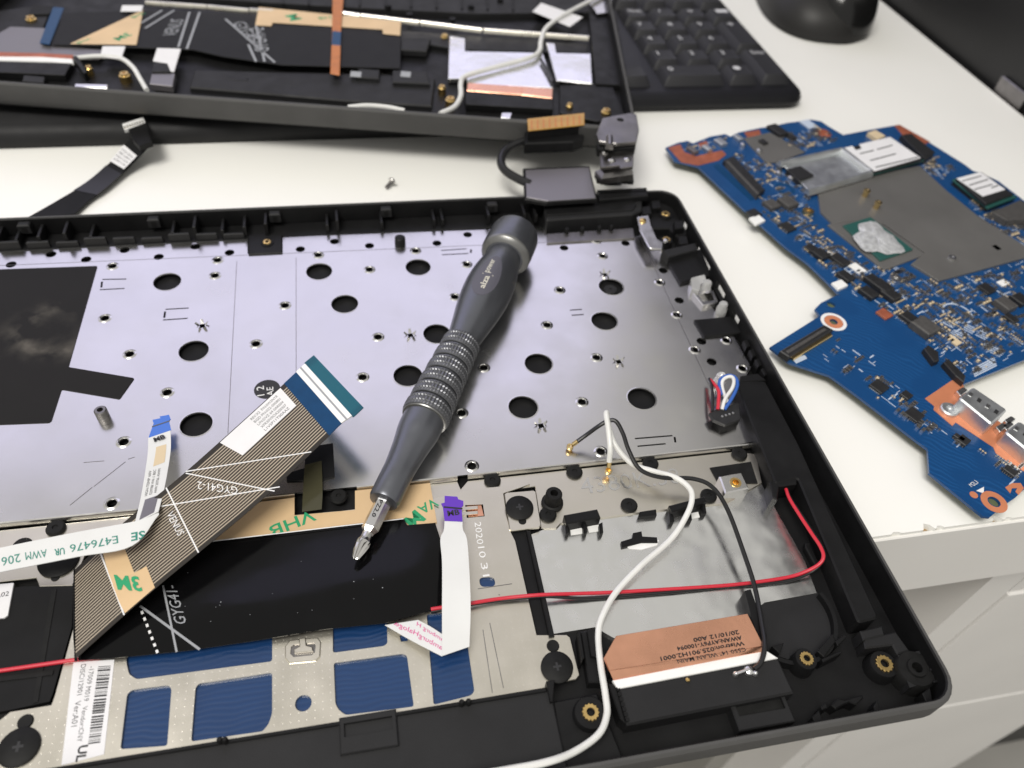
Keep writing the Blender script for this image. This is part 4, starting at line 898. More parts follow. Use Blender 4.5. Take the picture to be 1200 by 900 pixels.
# hexagonal bit with cross tip
hexr = .0025; V = []; F = []; st_ = [(.00, .06), (.012, .45), (.05, .75), (.075, .62), (.085, .62), (.10, 1.0), (.20, 1.0)]
me = None
V = []; F = []
for k, (z, q) in enumerate(((.072, .58), (.080, .68), (.092, 1.0), (.20, 1.0))):
    for j in range(6): a = math.pi*j/3+math.pi/6; V.append((hexr*q*math.cos(a), hexr*q*math.sin(a), f_(z)))
for k in range(3):
    for j in range(6): n_ = (j+1) % 6; F.append((k*6+j, k*6+n_, (k+1)*6+n_, (k+1)*6+j))
F.append(tuple(range(6))); me = bpy.data.meshes.new('bit'); me.from_pydata(V, [], F)
bit = _drv('bit', me, M['steel'], scr)
V = []; F = []; seg = 16
for z, q, fl_ in ((0, .0006, .5), (.004, .0010, .5), (.026, .0017, .5), (.044, .0021, .62), (.054, .0020, .9), (.064, .00150, 1.0), (.085, .00145, 1.0)):
    for j in range(seg): a = 2*math.pi*j/seg; m_ = (1 if j % 4 in (0,) else (fl_ if j % 4 == 2 else (fl_*.45+.55))); V.append((q*m_*math.cos(a), q*m_*math.sin(a), f_(z)))
for k in range(6):
    for j in range(seg): n_ = (j+1) % seg; F.append((k*seg+j, k*seg+n_, (k+1)*seg+n_, (k+1)*seg+j))
F.append(tuple(range(seg))); me = bpy.data.meshes.new('cross_tip'); me.from_pydata(V, [], F)
tp = _drv('cross_tip', me, M['steel'], bit)
def dpt(k, ang, r):   # point on the driver's surface: station k, angle from straight up (local zz) towards xx
    return tip+ax*f_(k)+zz*(r*math.cos(ang))+xx*(r*math.sin(ang))
def hr(k):
    for (r0, k0), (r1, k1) in zip(hp, hp[1:]):
        if k0 <= k <= k1: return r0+(r1-r0)*(k-k0)/(k1-k0)
    return hp[-1][0]
# oval logo inlay and its lettering wrapped on the handle
a_c = .0
V = []; F = []; nr, na = 6, 32
for i in range(nr+1):
    for j in range(na):
        q = i/nr; th = 2*math.pi*j/na; k = .812+.058*q*math.cos(th); an = a_c+.52*q*math.sin(th)*(1-.18*math.cos(th)); V.append(dpt(k, an, hr(k)+.00007))
for i in range(nr):
    for j in range(na): n_ = (j+1) % na; F.append((i*na+j, i*na+n_, (i+1)*na+n_, (i+1)*na+j))
mesh('logo_inlay', V, F, M['logo_oval'], scr, True)
def wrap_text(s, k0, k1, an0, dan, m, rf, name, bold=0.0):
    V, F_, asp = text_data(s, 1.0, bold); mesh(name, [dpt(k0+(k1-k0)*u, an0+dan*v, rf(k0+(k1-k0)*u)) for u, v in V], F_, M[m], scr)
wrap_text('alza', .772, .806, a_c+.13, -.25, 'logo', lambda k: hr(k)+.00014, 'logo_lettering', .02)
wrap_text('power', .815, .856, a_c+.10, -.25, 'logo', lambda k: hr(k)+.00014, 'logo_lettering', .01)
V = [dpt(.8095, a_c+.24, hr(.8095)+.00014), dpt(.8115, a_c+.22, hr(.8115)+.00014), dpt(.8115, a_c-.22, hr(.8115)+.00014), dpt(.8095, a_c-.22, hr(.8095)+.00014)]
mesh('logo_mark', V, [(0, 1, 2, 3)], M['logo'], scr)
wrap_text('PZ2.0', .168, .118, -.30, .5, 'ink', lambda k: hexr*.96, 'bit_lettering')
# lanyard slot
V = []; F = []
for j in range(16): th = 2*math.pi*j/16; V.append(dpt(.832+.016*math.cos(th), 1.30+.16*math.sin(th), hr(.845)+.00012))
F.append(tuple(range(16))); mesh('slot_plate', V, F, M['driver_edge'], scr)
# ------------------------------------------------------------------ rear laptop: lid below, shell on top
lid = thing('laptop_screen', 'dark grey laptop screen lying under the rear laptop shell', 'screen', (-.19, .40, 0))
lo = fillet(rect(-.36, .2945, -.03, .50), .006)
V = []; F = []; n = len(lo)
pr = [(.0015, 0), (.0002, .0022), (0, .0042), (.0006, .0066), (.0022, .0085), (.0050, .0098)]
lp = [offset(lo, d) for d, z in pr]
for l, (d, z) in zip(lp, pr): V += [(p.x, p.y, z) for p in l]
for k in range(len(pr)-1):
    for i in range(n): j = (i+1) % n; F.append((k*n+i, k*n+j, (k+1)*n+j, (k+1)*n+i))
F += [tuple(range(n)), tuple((len(pr)-1)*n+i for i in range(n))]
mesh('lid_shell', V, F, M['plastic_soft'], lid, True)
prism('screen_bezel', rect(-.34, .36, -.05, .49), .0098, .0140, M['plastic'], lid)
ZR = .026; ZB = .0142
c0 = P(748, 152, ZR); e1 = (P(0, 97, ZR)-c0).xy; e1.normalize(); e2 = Vector((-e1.y, e1.x)) if Vector((-e1.y, e1.x)).y > 0 else Vector((e1.y, -e1.x))
def F2(u, v): return c0.xy+e1*u+e2*v
lap2 = thing('rear_laptop_shell', 'second gutted black laptop shell with white cable and tan tape lying on a lid', 'laptop part', (*F2(.163, .113), ZB))
def path2(d, r=.008):
    return fillet([F2(d, d), F2(LW-d, d), F2(LW-d, LD-d), F2(d, LD-d)], max(r*1.6-d, .002), 6)
prof2 = [(.006, ZB), (.0015, ZB+.0012), (.0002, ZB+.0038), (0, ZR-.0008), (.0006, ZR), (.0016, ZR), (.002, ZR-.0005), (.002, ZB+.0015)]
V = []; F = []; N = len(path2(0)); mi = []
for d, z in prof2: V += [(p.x, p.y, z) for p in path2(d)]
for k in range(len(prof2)-1):
    for i in range(N): j = (i+1) % N; F.append((k*N+i, k*N+j, (k+1)*N+j, (k+1)*N+i)); mi.append(0 if k < 5 else 1)
o = mesh('rim_wall', V, F, M['rim'], lap2, True); o.data.materials.append(M['plastic']); o.data.polygons.foreach_set('material_index', mi)
Z2 = ZB+.0022
prism('floor_pan', path2(.0019), ZB+.0004, Z2, M['plastic'], lap2)
def q(name, pts, z, h, m, parent=lap2, ch=.0002, r=0.0, label=None): return prism(name, W(pts, z), z-h, z, M[m], parent, ch=ch, r=r, label=label)
ZI = .0195
q('deck', [(-60, 22), (30, 8), (60, 10), (45, 45), (50, 52), (-60, 40)], ZI-.001, .003, 'plastic_soft')
q('recess', [(33, 17), (38, 5), (64, 7), (58, 16)], ZI, .001, 'rubber')
q('foil_shield', [(-30, 55), (12, 31), (55, 33), (48, 52), (120, 58), (115, 66), (-30, 62)], ZI, .002, 'module')
q('copper_tape', [(-30, 60), (50, 62), (86, 64), (85, 69), (50, 66.5), (-30, 66)], ZI+.0002, .001, 'bare_copper_dark'); q('antenna_board', [(-30, 66), (50, 66.5), (85, 69), (86, 74), (60, 72), (-30, 69.5)], ZI+.0004, .001, 'white')
q('antenna_carrier', [(-30, 71), (45, 73), (84, 74), (76, 88), (-30, 83)], ZI+.0003, .003, 'plastic')
q('latch_frame', [(28, 88), (52, 90), (51, 97), (26, 95)], ZI, .003, 'plastic_soft')
q('black_flex', [(75, 15), (165, 12), (300, 16), (470, 40), (469, 80), (330, 76), (260, 66), (225, 58), (60, 52)], ZI+.0012, .0003, 'black_matte')
q('flex_fold', [(62, 8), (75, 9), (58, 52), (46, 50)], ZI+.0016, .0003, 'blue_stiff')
tt = q('tape_triangle', [(82, 51), (168, 11), (160, 52)], ZI+.0018, .0002, 'tan'); flat_text('tape_lettering', '3M', (148, 38), (132, 45), .5, ZI+.0019, M['green'], tt, bold=.02)
flat_text('tape_lettering', 'VHB', (104, 44), (88, 50), .3, ZI+.0019, M['green'], tt); flat_text('tape_lettering', 'VHB', (166, 14), (152, 20), .35, ZI+.0019, M['green'], tt)
tb = q('tape_strip', [(303, 8), (470, 25), (469, 41), (449, 39), (448, 34), (320, 26), (318, 30), (299, 29)], ZI+.0018, .0003, 'tan'); flat_text('tape_lettering', 'M', (354, 22), (347, 16), .9, ZI+.0019, M['green'], tb, bold=.03); flat_text('tape_lettering', 'VHB', (395, 18), (372, 20), .3, ZI+.0019, M['green'], tb)
for a, b in (((222, 14), (209, 55)), ((234, 14), (219, 57)), ((264, 22), (322, 73)), ((300, 30), (310, 72)), ((165, 27), (190, 12)), ((170, 33), (204, 12)), ((291, 52), (300, 72))): bar('print_line', a, b, .0011, ZI+.0014, M['print_grey'], lap2)
flat_text('flex_lettering', 'VENUS', (206, 42), (216, 23), .34, ZI+.0014, M['print_grey'], lap2); flat_text('flex_lettering', 'GYG41', (272, 27), (289, 47), .30, ZI+.0014, M['print_grey'], lap2); flat_text('flex_lettering', 'GYG41-2', (316, 60), (309, 32), .25, ZI+.0014, M['print_grey'], lap2)
M['rod'] = mat('cream_metal_strip', (.72, .69, .60), .3, 1.0, rvar=.08, vscale=120)
for a, b, w_ in (((170, 0.5), (242, 5.5), .0022), ((243, 5.5), (291, 10), .0022), ((292, 9.5), (320, 11), .002)): ridge('hinge_rail', a, b, w_, ZI, ZI+.0022, M['rod'], lap2)
for a, b, w_ in (((401, 13), (422, 16), .0036), ((423, 16), (491, 24), .0030), ((493, 24), (565, 33), .0030), ((567, 33), (690, 42), .0030)): ridge('hinge_rail', a, b, w_, ZI, ZI+.0022, M['rod'], lap2)
q('keyboard_frame', [(170, -30), (700, -30), (718, 14), (560, 16), (400, 8), (300, 2), (170, -8)], ZI, .003, 'plastic_soft')
q('frame_bar', [(440, 34), (690, 52), (688, 62), (540, 58), (440, 42)], ZI-.0005, .003, 'plastic')
q('deck_slope', [(228, 82), (480, 88), (510, 92), (506, 124), (410, 118), (222, 102)], ZI-.001, .0026, 'plastic_soft', ch=.0006)
q('slot', [(267, 89), (291, 91), (290, 95), (266, 93)], ZI-.0008, .0004, 'plastic')
for pts in ([(470, 45), (505, 45), (500, 60), (470, 58)], [(420, 80), (445, 82), (444, 92), (418, 90)], [(460, 82), (500, 84), (504, 98), (460, 96)]): q('clip', pts, ZI+.001, .003, 'plastic_soft', ch=.0004)
for pts in ([(470, 83), (482, 84), (481, 90), (469, 89)], [(411, 83), (424, 84), (423, 90), (410, 89)]): q('white_mark', pts, ZI+.0012, .0003, 'print_grey')
M['orange'] = M['orange_flex']
q('orange_flex', [(390, -20), (404, -20), (400, 30), (398, 88), (387, 86), (389, 38)], ZI+.0026, .0003, 'orange'); q('flex_band', [(389.5, 36), (400, 37), (399, 53), (388.5, 52)], ZI+.0028, .0002, 'blue_stiff')
q('foil_shield', [(527, 42), (545, 45), (545, 60), (636, 62), (646, 92), (648, 103), (548, 98), (547, 92), (525, 92)], ZI, .002, 'foil'); q('foil_shield', [(640, 50), (650, 51), (652, 62), (692, 63), (694, 98), (652, 94)], ZI, .002, 'foil')
q('copper_tape', [(548, 97), (612, 101), (611, 111), (547, 106)], ZI+.0006, .0015, 'copper'); q('copper_tape', [(612, 101), (648, 104), (647, 115), (611, 111)], ZI+.0006, .0015, 'copper')
q('antenna_carrier', [(545, 107), (648, 116), (648, 128), (546, 122)], ZI+.0004, .003, 'plastic')
q('corner_deck', [(656, 100), (716, 98), (735, 140), (700, 142), (656, 132)], ZI-.001, .002, 'plastic')
q('deck_edge', [(690, 14), (722, 12), (736, 100), (698, 98)], ZI, .003, 'plastic')
q('white_tape', [(624, 13), (634, 3), (683, 20), (668, 31)], ZI+.0030, .0003, 'paper'); q('steel_tab', [(690, 2), (716, -6), (718, 14), (700, 16)], ZI+.002, .001, 'steel')
tube('white_cable', [P(715, -12, ZI+.004), P(690, 2, ZI+.004), P(660, 18, ZI+.004), P(640, 33, ZI+.003), P(634, 48, ZI+.002), P(632, 60, ZI+.002), P(620, 68, ZI+.002), P(580, 79, ZI+.002), P(546, 89, ZI+.002), P(540, 98, ZI+.002), P(540, 112, ZI+.003), P(533, 125, ZI+.004), P(516, 133.5, ZI+.005)], .00125, M['wire_white'], lap2)
tube('white_cable', [P(408, 126, ZI+.004), P(430, 124, ZI+.0045), P(455, 126, ZI+.0045), P(474, 130, ZI+.004)], .0011, M['wire_white'], lap2)
tube('white_cable', [P(90, 68, ZI+.001), P(115, 66, ZI+.002), P(140, 68, ZI+.002), P(155, 78, ZI+.002), P(164, 92, ZI+.002), P(172, 106, ZI+.003)], .0011, M['wire_white'], lap2)
tube('black_cable', [P(634, 70, ZI+.0015), P(642, 84, ZI+.0015), P(648, 96, ZI+.0015)], .0008, M['wire_black'], lap2)
q('white_label', [(120, 54), (147, 54), (142, 69), (117, 66)], ZI+.0024, .0002, 'paper'); q('white_label', [(143, 6), (168, 6), (166, 13), (141, 13)], ZI+.0024, .0002, 'paper')
q('cable_head', [(184, 56), (212, 57), (204, 84), (194, 82), (194, 74), (179, 71)], ZI+.0024, .0003, 'paper'); q('connector', [(180, 72), (196, 74), (200, 84), (178, 84)], ZI+.0028, .003, 'plastic'); q('connector', [(178, 86), (205, 86), (202, 101), (175, 98)], ZI+.002, .003, 'module')
q('silver_mark', [(88, 98), (126, 99), (125, 103), (87, 102)], ZR-.0025, .0005, 'steel'); q('silver_mark', [(588, 132), (600, 132), (598, 139), (587, 138)], ZR-.002, .002, 'steel')
q('rib_block', [(85, 66), (90, 65), (102, 84), (98, 86)], ZI+.003, .004, 'plastic')
for px, py, r in ((528, 114, .0017), (518, 100, .0013), (711, 128, .0017), (668, 121, .0012), (145, 85, .0018), (103, 77, .0011), (35, 19, .0018), (244, 16, .0014), (521, 40, .0014)):
    c = P(px, py, ZI+.0012); lathe('brass_insert', [(r*1.5, Z2), (r*1.4, ZI), (r, ZI+.0004), (r, ZI+.0011), (r*.5, ZI+.0012), (r*.45, ZI), (0, ZI)], c, M['brass'], lap2, 18)
for px, py in ((480, 20), (530, 26), (552, 10), (455, 10), (586, 2)): lathe('stud', [(.0018, ZI), (.0017, ZI+.002), (.0008, ZI+.002), (0, ZI+.0012)], P(px, py, ZI), M['plastic'], lap2, 14)
for i in range(12): x = 300+i*30; q('frame_rib', [(x, -4-i*.0), (x+2, -4), (x+2.5, 3+i*.8), (x+.5, 3+i*.8)], ZI+.001, .001, 'plastic')
# ------------------------------------------------------------------ hinge, display cable module
hg = q('hinge_plate', [(706, 138), (738, 132), (746, 134), (749, 152), (746, 166), (722, 168), (702, 165), (699, 156)], .0275, .0015, 'steel_dark', lap2, .0003)
q('hinge_arm', [(700, 166), (746, 164), (745, 172), (701, 174)], .0252, .004, 'plastic', hg, .0006)
q('hinge_leaf', [(702, 172), (743, 169), (742, 195), (728, 197), (726, 194), (704, 196)], .0232, .0012, 'steel_dark', hg, .0003)
q('hinge_barrel', [(698, 197), (741, 192), (743, 201), (706, 206)], .0190, .0045, 'steel_dark', hg, .0015)
q('hinge_foot', [(698, 202), (742, 200), (743, 212), (730, 211), (728, 213), (712, 213), (700, 210)], .0150, .002, 'plastic', hg, .0004)
ridge('hinge_pin', (715, 157), (715, 168), .0036, .0262, .0292, M['steel_dark'], hg)
for px, py, z in ((709, 179, .0232), (717, 188, .0232), (735, 187, .0232), (711, 207, .0152), (734, 206, .0152)):
    lathe('rivet', [(.0017, -.0004), (.0016, .0003), (.0010, .0007), (0, .0008)], P(px, py, z), M['steel'] if z > .018 else M['steel_dark'], hg, 16, z)
lathe('plate_hole', [(.0017, .0), (.0013, .0002), (0, .0001)], P(727, 140, .0276), M['rubber'], hg, 14, .0275)
md = thing('display_cable_module', 'flat grey foil wrapped cable box with a curved black lead resting on the shell edge', 'cable module', P(655, 215, .012))
mtop = [(613, 197), (691, 194), (700, 233), (641, 237), (615, 233)]
q('box_body', mtop, .0140, .0019, 'plastic', md, .0004); q('foil_wrap', [(616, 199), (690, 196), (698, 232), (642, 235.5), (617, 231)], .0142, .0003, 'module', md, .0001)
tube('lead', [P(621, 216, .0131), P(606, 209, .0135), P(592, 200, .0145), P(587, 189, .0155), P(592, 177, .0165), P(605, 169, .0175), P(625, 163, .0185), P(650, 160, .019)], .0019, M['wire_black'], md)
q('plug_body', [(615, 154), (686, 147), (684, 162), (672, 166), (615, 168)], .0215, .005, 'plastic', md, .0006)
q('amber_strip', [(618, 139), (685, 132), (685, 146), (619, 153)], .0265, .0004, 'amber_flex', md); 
for i in range(9): a = 623+i*7; bar('contact', (a, 141-i*.72), (a+.3, 151-i*.72), .0006, .0266, M['orange_flex'], md)
sup = prism('strip_back', W([(618, 139), (685, 132), (685, 146), (619, 153)], .0261), .0185, .0261, M['plastic'], md)
# ------------------------------------------------------------------ loose black display cable on the desk
dc = thing('black_flat_cable', 'loose black flat cable with white label and bare plug beside the rear laptop', 'flat cable', P(110, 210, 0))
cs = Strip([P(30, 258, .0015), P(70, 235, .0016), P(104, 214, .0020), P(130, 191, .0030), P(150, 168, .0065), P(158, 158, .0095)], [P(88, 252, .0015), P(104, 237, .0016), P(124, 222, .0020), P(147, 201, .0030), P(166, 182, .0065), P(175, 172, .0095)], 6)
cs.sheet('cable_strip', .0006, M['black_matte'], dc)
cs.sheet('tape_wrap', .0004, M['wire_black'], dc, .30, .56, -.02, 1.02, off=.0004)
cl = cs.sheet('white_label', .0001, M['paper'], dc, .60, .76, .02, .98, off=.0012)
for i in range(4): text('label_lettering', ('7CN:1109', '19V150', '0K7801', 'LCD EDP')[i], on(cs, .64+i*.03, .1, .64+i*.03, .9, .624+i*.03, .1, .0014), M['ink_soft'], cl)
q('plug_body', [(150, 151), (172, 143), (178, 166), (163, 171), (156, 164)], .0120, .0024, 'plastic', dc, .0003)
pg = q('plug_face', [(143, 145), (168, 137), (170, 143), (146, 152)], .0124, .0016, 'white', dc)
for i in range(8): bar('pin', (146+i*2.9, 147.5-i*.95), (147+i*2.9, 150.5-i*.95), .0005, .0125, M['gold'], dc)
# ------------------------------------------------------------------ loose screw
sc = thing('loose_screw', 'tiny steel screw lying alone on the white desk', 'screw', P(457, 216, 0))
A = P(459, 213, .0022); B = P(452.5, 220, .0011)
tube('screw_thread', [A, B], .0008, M['steel_dark'], sc, 8, 1)
d_ = (A-B).normalized(); me = lathe_mesh('screw_head', [(0, -.0002), (.0018, -.0002), (.0020, .0002), (.0016, .0009), (.0006, .0010), (.0004, .0006), (0, .0006)], 16)
o = place('screw_head', me, M['steel'], A, sc, None, d_.to_track_quat('Z', 'Y').to_euler())
# ------------------------------------------------------------------ keyboard
kb = thing('keyboard', 'black computer keyboard number pad with raised keys next to the mouse', 'keyboard', (.04, .40, 0))
xr, yf = P(942, 105, .008).x, P(850, 129, .001).y
outl = fillet(rect(-.030, yf, xr, yf+.150), .012, 6); n = len(outl)
pr = [(.003, .0), (.0006, .0018), (0, .0045), (.0012, .0072), (.004, .0085), (.0075, .0088)]
V = []; F = []
for d, z in pr: V += [(p.x, p.y, z) for p in offset(outl, d)]
for k in range(len(pr)-1):
    for i in range(n): j = (i+1) % n; F.append((k*n+i, k*n+j, (k+1)*n+j, (k+1)*n+i))
F += [tuple(range(n)), tuple((len(pr)-1)*n+i for i in range(n))]
mesh('body', V, F, M['kb'], kb, True)
KC = {}
def key(x0, y0, w_, h_, leg):
    k = (round(w_, 4), round(h_, 4)); z0, z1 = .0086, .0136
    if k not in KC:
        a, b = w_/2, h_/2; V = []; F = []
        secs = [(a, b, 0, 0), (a-.0022, b-.0020, .0012, .0042), (a-.0030, b-.0028, .0013, .0050), (a-.0045, b-.0045, .0013, .0048)]
        for A_, B_2, dy, z in secs:
            l = fillet(rect(-A_, -B_2+dy*.2, A_, B_2+dy*.2), .0012, 2); V += [(p.x, p.y, z) for p in l]
        m_ = len(l)
        for s in range(3):
            for i in range(m_): j = (i+1) % m_; F.append((s*m_+i, s*m_+j, (s+1)*m_+j, (s+1)*m_+i))
        F.append(tuple(3*m_+i for i in range(m_)))
        me = bpy.data.meshes.new('key'); me.from_pydata(V, [], F); me.materials.append(M['keytop']); me.polygons.foreach_set('use_smooth', [True]*len(F))
        try: me.set_sharp_from_angle(angle=math.radians(38))
        except Exception: pass
        KC[k] = me
    o = place('key', KC[k], None, (x0+w_/2, y0+h_/2, z0), kb)
    if leg:
        V, F, asp = text_data(leg); hh = .0046; ww = min(hh*asp, w_-.009); ox, oy = x0+.0048, y0+h_-.0086
        mesh('legend', [(ox+ww*u, oy+hh*v, z1+.0001) for u, v in V], F, M['legend'], o)
U = .019; g = .0010
y0 = P(850, 102, .0086).y; xk = P(929, 102, .0086).x
colx = [xk-U*(i+1) for i in range(8)]
lay = [[('Enter', 0, 1, 2), ('.', 1, 1, 1), ('0', 3, 2, 1)], [('3', 1, 1, 1), ('2', 2, 1, 1), ('1', 3, 1, 1)], [('+', 0, 1, 2), ('6', 1, 1, 1), ('5', 2, 1, 1), ('4', 3, 1, 1)], [('9', 1, 1, 1), ('8', 2, 1, 1), ('7', 3, 1, 1)], [('-', 0, 1, 1), ('*', 1, 1, 1), ('/', 2, 1, 1), ('Num', 3, 1, 1)], [('', 0, 1, 1), ('', 1, 1, 1), ('', 2, 1, 1), ('', 3, 1, 1)]]
for r_, row in enumerate(lay):
    for s, c_, w_, h_ in row: key(colx[c_]+g, y0+r_*U+g+(.004 if r_ == 5 else 0), U*w_-2*g, U*h_-2*g, s)
for r_, c_ in ((0, 4), (0, 5), (0, 6), (1, 5), (3, 4), (3, 5), (4, 4), (4, 5), (2, 6), (5, 4)): key(colx[c_]+g-.005, y0+r_*U+g, U-2*g, U-2*g, '')
# ------------------------------------------------------------------ mouse
ms = thing('computer_mouse', 'black computer mouse with glossy top and grey side', 'mouse', (.165, .46, 0))
mc = Vector((.1775, .4515)); ma = math.radians(-14); mx_ = Vector((math.cos(ma), math.sin(ma))); my_ = Vector((-math.sin(ma), math.cos(ma)))
def mshape(name, a, b, h, z0, m, ox=0.0, oy=0.0, ex=2.5):
    V = []; F = []; nu, nv = 44, 12
    for i in range(nv+1):
        ph = (math.pi/2)*i/nv
        for j in range(nu):
            th = 2*math.pi*j/nu; cx, sx = math.cos(th), math.sin(th)
            cx = math.copysign(abs(cx)**(2/ex), cx); sx = math.copysign(abs(sx)**(2/ex), sx)
            k = math.cos(ph)**.75 if i < nv else 0.0; x = a*cx*k+ox; y = b*sx*k*(1+.0*cx)+oy
            z = z0+h*math.sin(ph)*(1-.12*(y/b)); p = mc+mx_*x+my_*y; V.append((p.x, p.y, z))
    for i in range(nv):
        for j in range(nu): j2 = (j+1) % nu; F.append((i*nu+j, i*nu+j2, (i+1)*nu+j2, (i+1)*nu+j))
    F.append(tuple(range(nu)))
    return mesh(name, V, F, M[m], ms, True)
mshape('side_shell', .036, .058, .026, .0008, 'mouse_side'); mshape('top_shell', .0275, .055, .0335, .0050, 'mouse_top', .0105, .0005)
mshape('base', .033, .055, .003, 0.0, 'rubber')
# ------------------------------------------------------------------ motherboard
mbd = thing('motherboard', 'blue laptop motherboard with copper edge and grey film lying on the white desk', 'circuit board', P(1050, 330, 0))
ZM = .0056
board_px = [(780, 173), (795, 167), (806, 165), (812, 168), (832, 160), (850, 157), (856, 160), (866, 155), (890, 150), (905, 148), (922, 144), (938, 142), (950, 140), (962, 142), (971, 148), (988, 158), (1020, 152), (1054, 146), (1075, 158), (1131, 193), (1140, 200), (1150, 203), (1170, 212), (1230, 258), (1230, 411), (1200, 422), (1130, 450), (1122, 452), (1135, 462), (1150, 478), (1215, 528), (1215, 562), (1197, 576), (1190, 583), (1178, 591), (1160, 606), (1152, 605), (1089, 554), (1087, 526), (1072, 515), (1000, 460), (972, 440), (925, 425), (902, 407), (961, 370), (955, 362), (962, 355), (980, 346), (985, 347), (970, 331), (946, 308), (920, 289), (870, 244), (818, 195), (790, 188)]
bholes = [circ(P(974, 357, ZM), .0017, 14), circ(P(977, 377, ZM), .0015, 14), circ(P(1106, 469, ZM), .0016, 16), circ(P(1172, 504, ZM), .0019, 16), circ(P(1172, 528, ZM), .0020, 16), circ(P(1165, 588, ZM), .0018, 16), circ(P(1018, 330, ZM), .0015, 14)]
prism('board', W(board_px, ZM), ZM-.0010, ZM, M['pcb'], mbd, holes=bholes)
prism('board_edge', W(board_px, ZM-.0010), ZM-.0018, ZM-.0010, M['pcb_edge'], mbd)
def m_(name, pts, h, m, r=0.0, ch=.0002, z=ZM, parent=mbd): return prism(name, W(pts, z+h), z, z+h, M[m], parent, ch=min(ch, h*.4), r=r)
def feet(px, py):
    c = P(px, py, ZM-.0018); lathe('underside_part', [(.003, 0), (.003, ZM-.0018), (0, ZM-.0018)], c, M['chip'], mbd, 10)
for p in ((820, 180), (930, 270), (1060, 170), (1180, 260), (1150, 560), (940, 410), (1190, 400)): feet(*p)
# bare copper
m_('copper_pour', [(1084, 467), (1124, 440), (1133, 461), (1150, 478), (1215, 528), (1215, 560), (1188, 546), (1167, 531), (1164, 524), (1120, 495), (1116, 499), (1094, 480), (1095, 476)], .00012, 'bare_copper', ch=0)
for cx, cy, ro, ri in ((977, 377, .0044, .0016), (1165, 588, .0050, .0020)):
    ring('screw_pad', cx, cy, ZM+.00012, ro*.82, ri, ZM, M['bare_copper'], parent=mbd); 
ring('pad_border', 977, 377, ZM+.0001, .0050, .0037, ZM, M['print_white'], parent=mbd)
m_('copper_pad', [(1178, 571), (1186, 566), (1196, 566), (1200, 572), (1194, 580), (1190, 576), (1192, 572), (1186, 572), (1184, 578)], .00012, 'bare_copper', ch=0)
lathe('copper_dot', [(.0013, 0), (.0013, .00012), (0, .00012)], P(1141, 580, ZM), M['bare_copper'], mbd, 14, ZM)
m_('copper_pour', [(783, 173), (797, 169), (802, 178), (815, 183), (846, 176), (851, 181), (842, 188), (818, 194), (798, 190)], .00014, 'bare_copper_dark', ch=0); m_('copper_pour', [(818, 168), (828, 165), (832, 175), (824, 177)], .00015, 'bare_copper_dark', ch=0)
m_('copper_pour', [(872, 155), (890, 152), (892, 158), (876, 161)], .00014, 'bare_copper_dark', ch=0); m_('copper_pour', [(1048, 147), (1054, 146), (1090, 166), (1080, 171), (1062, 163)], .00014, 'bare_copper_dark', ch=0)
lathe('copper_dot', [(.0040, 0), (.0040, .00012), (0, .00012)], P(965, 156, ZM), M['bare_copper_dark'], mbd, 18, ZM)
# films, shields and cards
m_('grey_film', [(958, 221), (1000, 210), (1078, 194), (1110, 224), (1150, 256), (1230, 306), (1200, 302), (1137, 319), (1100, 329), (1068, 309), (1084, 296), (1036, 262), (1000, 258), (976, 262), (962, 248)], .0010, 'film', ch=.0001)
m_('grey_film', [(872, 162), (902, 155), (944, 178), (910, 190), (898, 190)], .0008, 'film', ch=.0001)
cpu = m_('processor_frame', [(970, 263), (1016, 250), (1085, 298), (1036, 316)], .0008, 'film'); sub = m_('processor_substrate', [(988, 264), (1020, 254), (1070, 292), (1032, 305)], .0008, 'substrate', z=ZM+.0008)
c = P(1028, 279, ZM+.0024); ex_ = (P(1052, 293, ZM+.0024)-c); ey_ = (P(1038, 268, ZM+.0024)-c); V = [(c.x, c.y, ZM+.0030)]; F = []; rp = random.Random(5)
for i in range(1, 5):
    for j in range(28): th = 2*math.pi*j/28; k = i/4*(1+.16*math.sin(3*th+1)+.08*math.sin(7*th)); p = c+ex_*(k*math.cos(th)*1.05)+ey_*(k*math.sin(th)*1.1); V.append((p.x, p.y, ZM+.0016+(.0013-.0010*(i/4)**3)+rp.uniform(-.00025, .00025)*(i < 4)))
for j in range(28): F.append((0, 1+j, 1+(j+1) % 28))
for i in range(3):
    for j in range(28): n_ = (j+1) % 28; F.append((1+i*28+j, 1+(i+1)*28+j, 1+(i+1)*28+n_, 1+i*28+n_))
mesh('thermal_paste', V, F, M['paste'], sub, True)
for px, py in ((1025, 246), (1012, 232)): lathe('standoff', [(.0013, 0), (.0013, .0035), (.0016, .0036), (.0016, .0044), (.0005, .0046), (0, .0042)], P(px, py, ZM), M['gold'], mbd, 14, ZM)
lathe('standoff', [(.0016, 0), (.0016, .0018), (.0005, .0019), (0, .0015)], P(1114, 305, ZM), M['solder'], mbd, 14, ZM)
M['tin'] = mat('tinned_shield', (.66, .68, .69), .46, 1.0, rvar=.06, vscale=100)
trb = m_('shield_tray', [(914, 189), (987, 173), (1023, 200), (947, 222)], .0006, 'tin', z=ZM+.0012)
for a, b in (((914, 189), (987, 173)), ((987, 173), (1022, 199)), ((1022, 200), (947, 222))): ridge('tray_wall', a, b, .0034, ZM+.0016, ZM+.0042, M['tin'], trb)
prism('tray_leg', W([(918, 190), (985, 175), (1018, 200), (948, 219)], ZM+.0012), ZM, ZM+.0012, M['chip'], mbd)
m_('connector', [(922, 198), (938, 194), (954, 205), (936, 211)], .0030, 'chip', z=ZM)
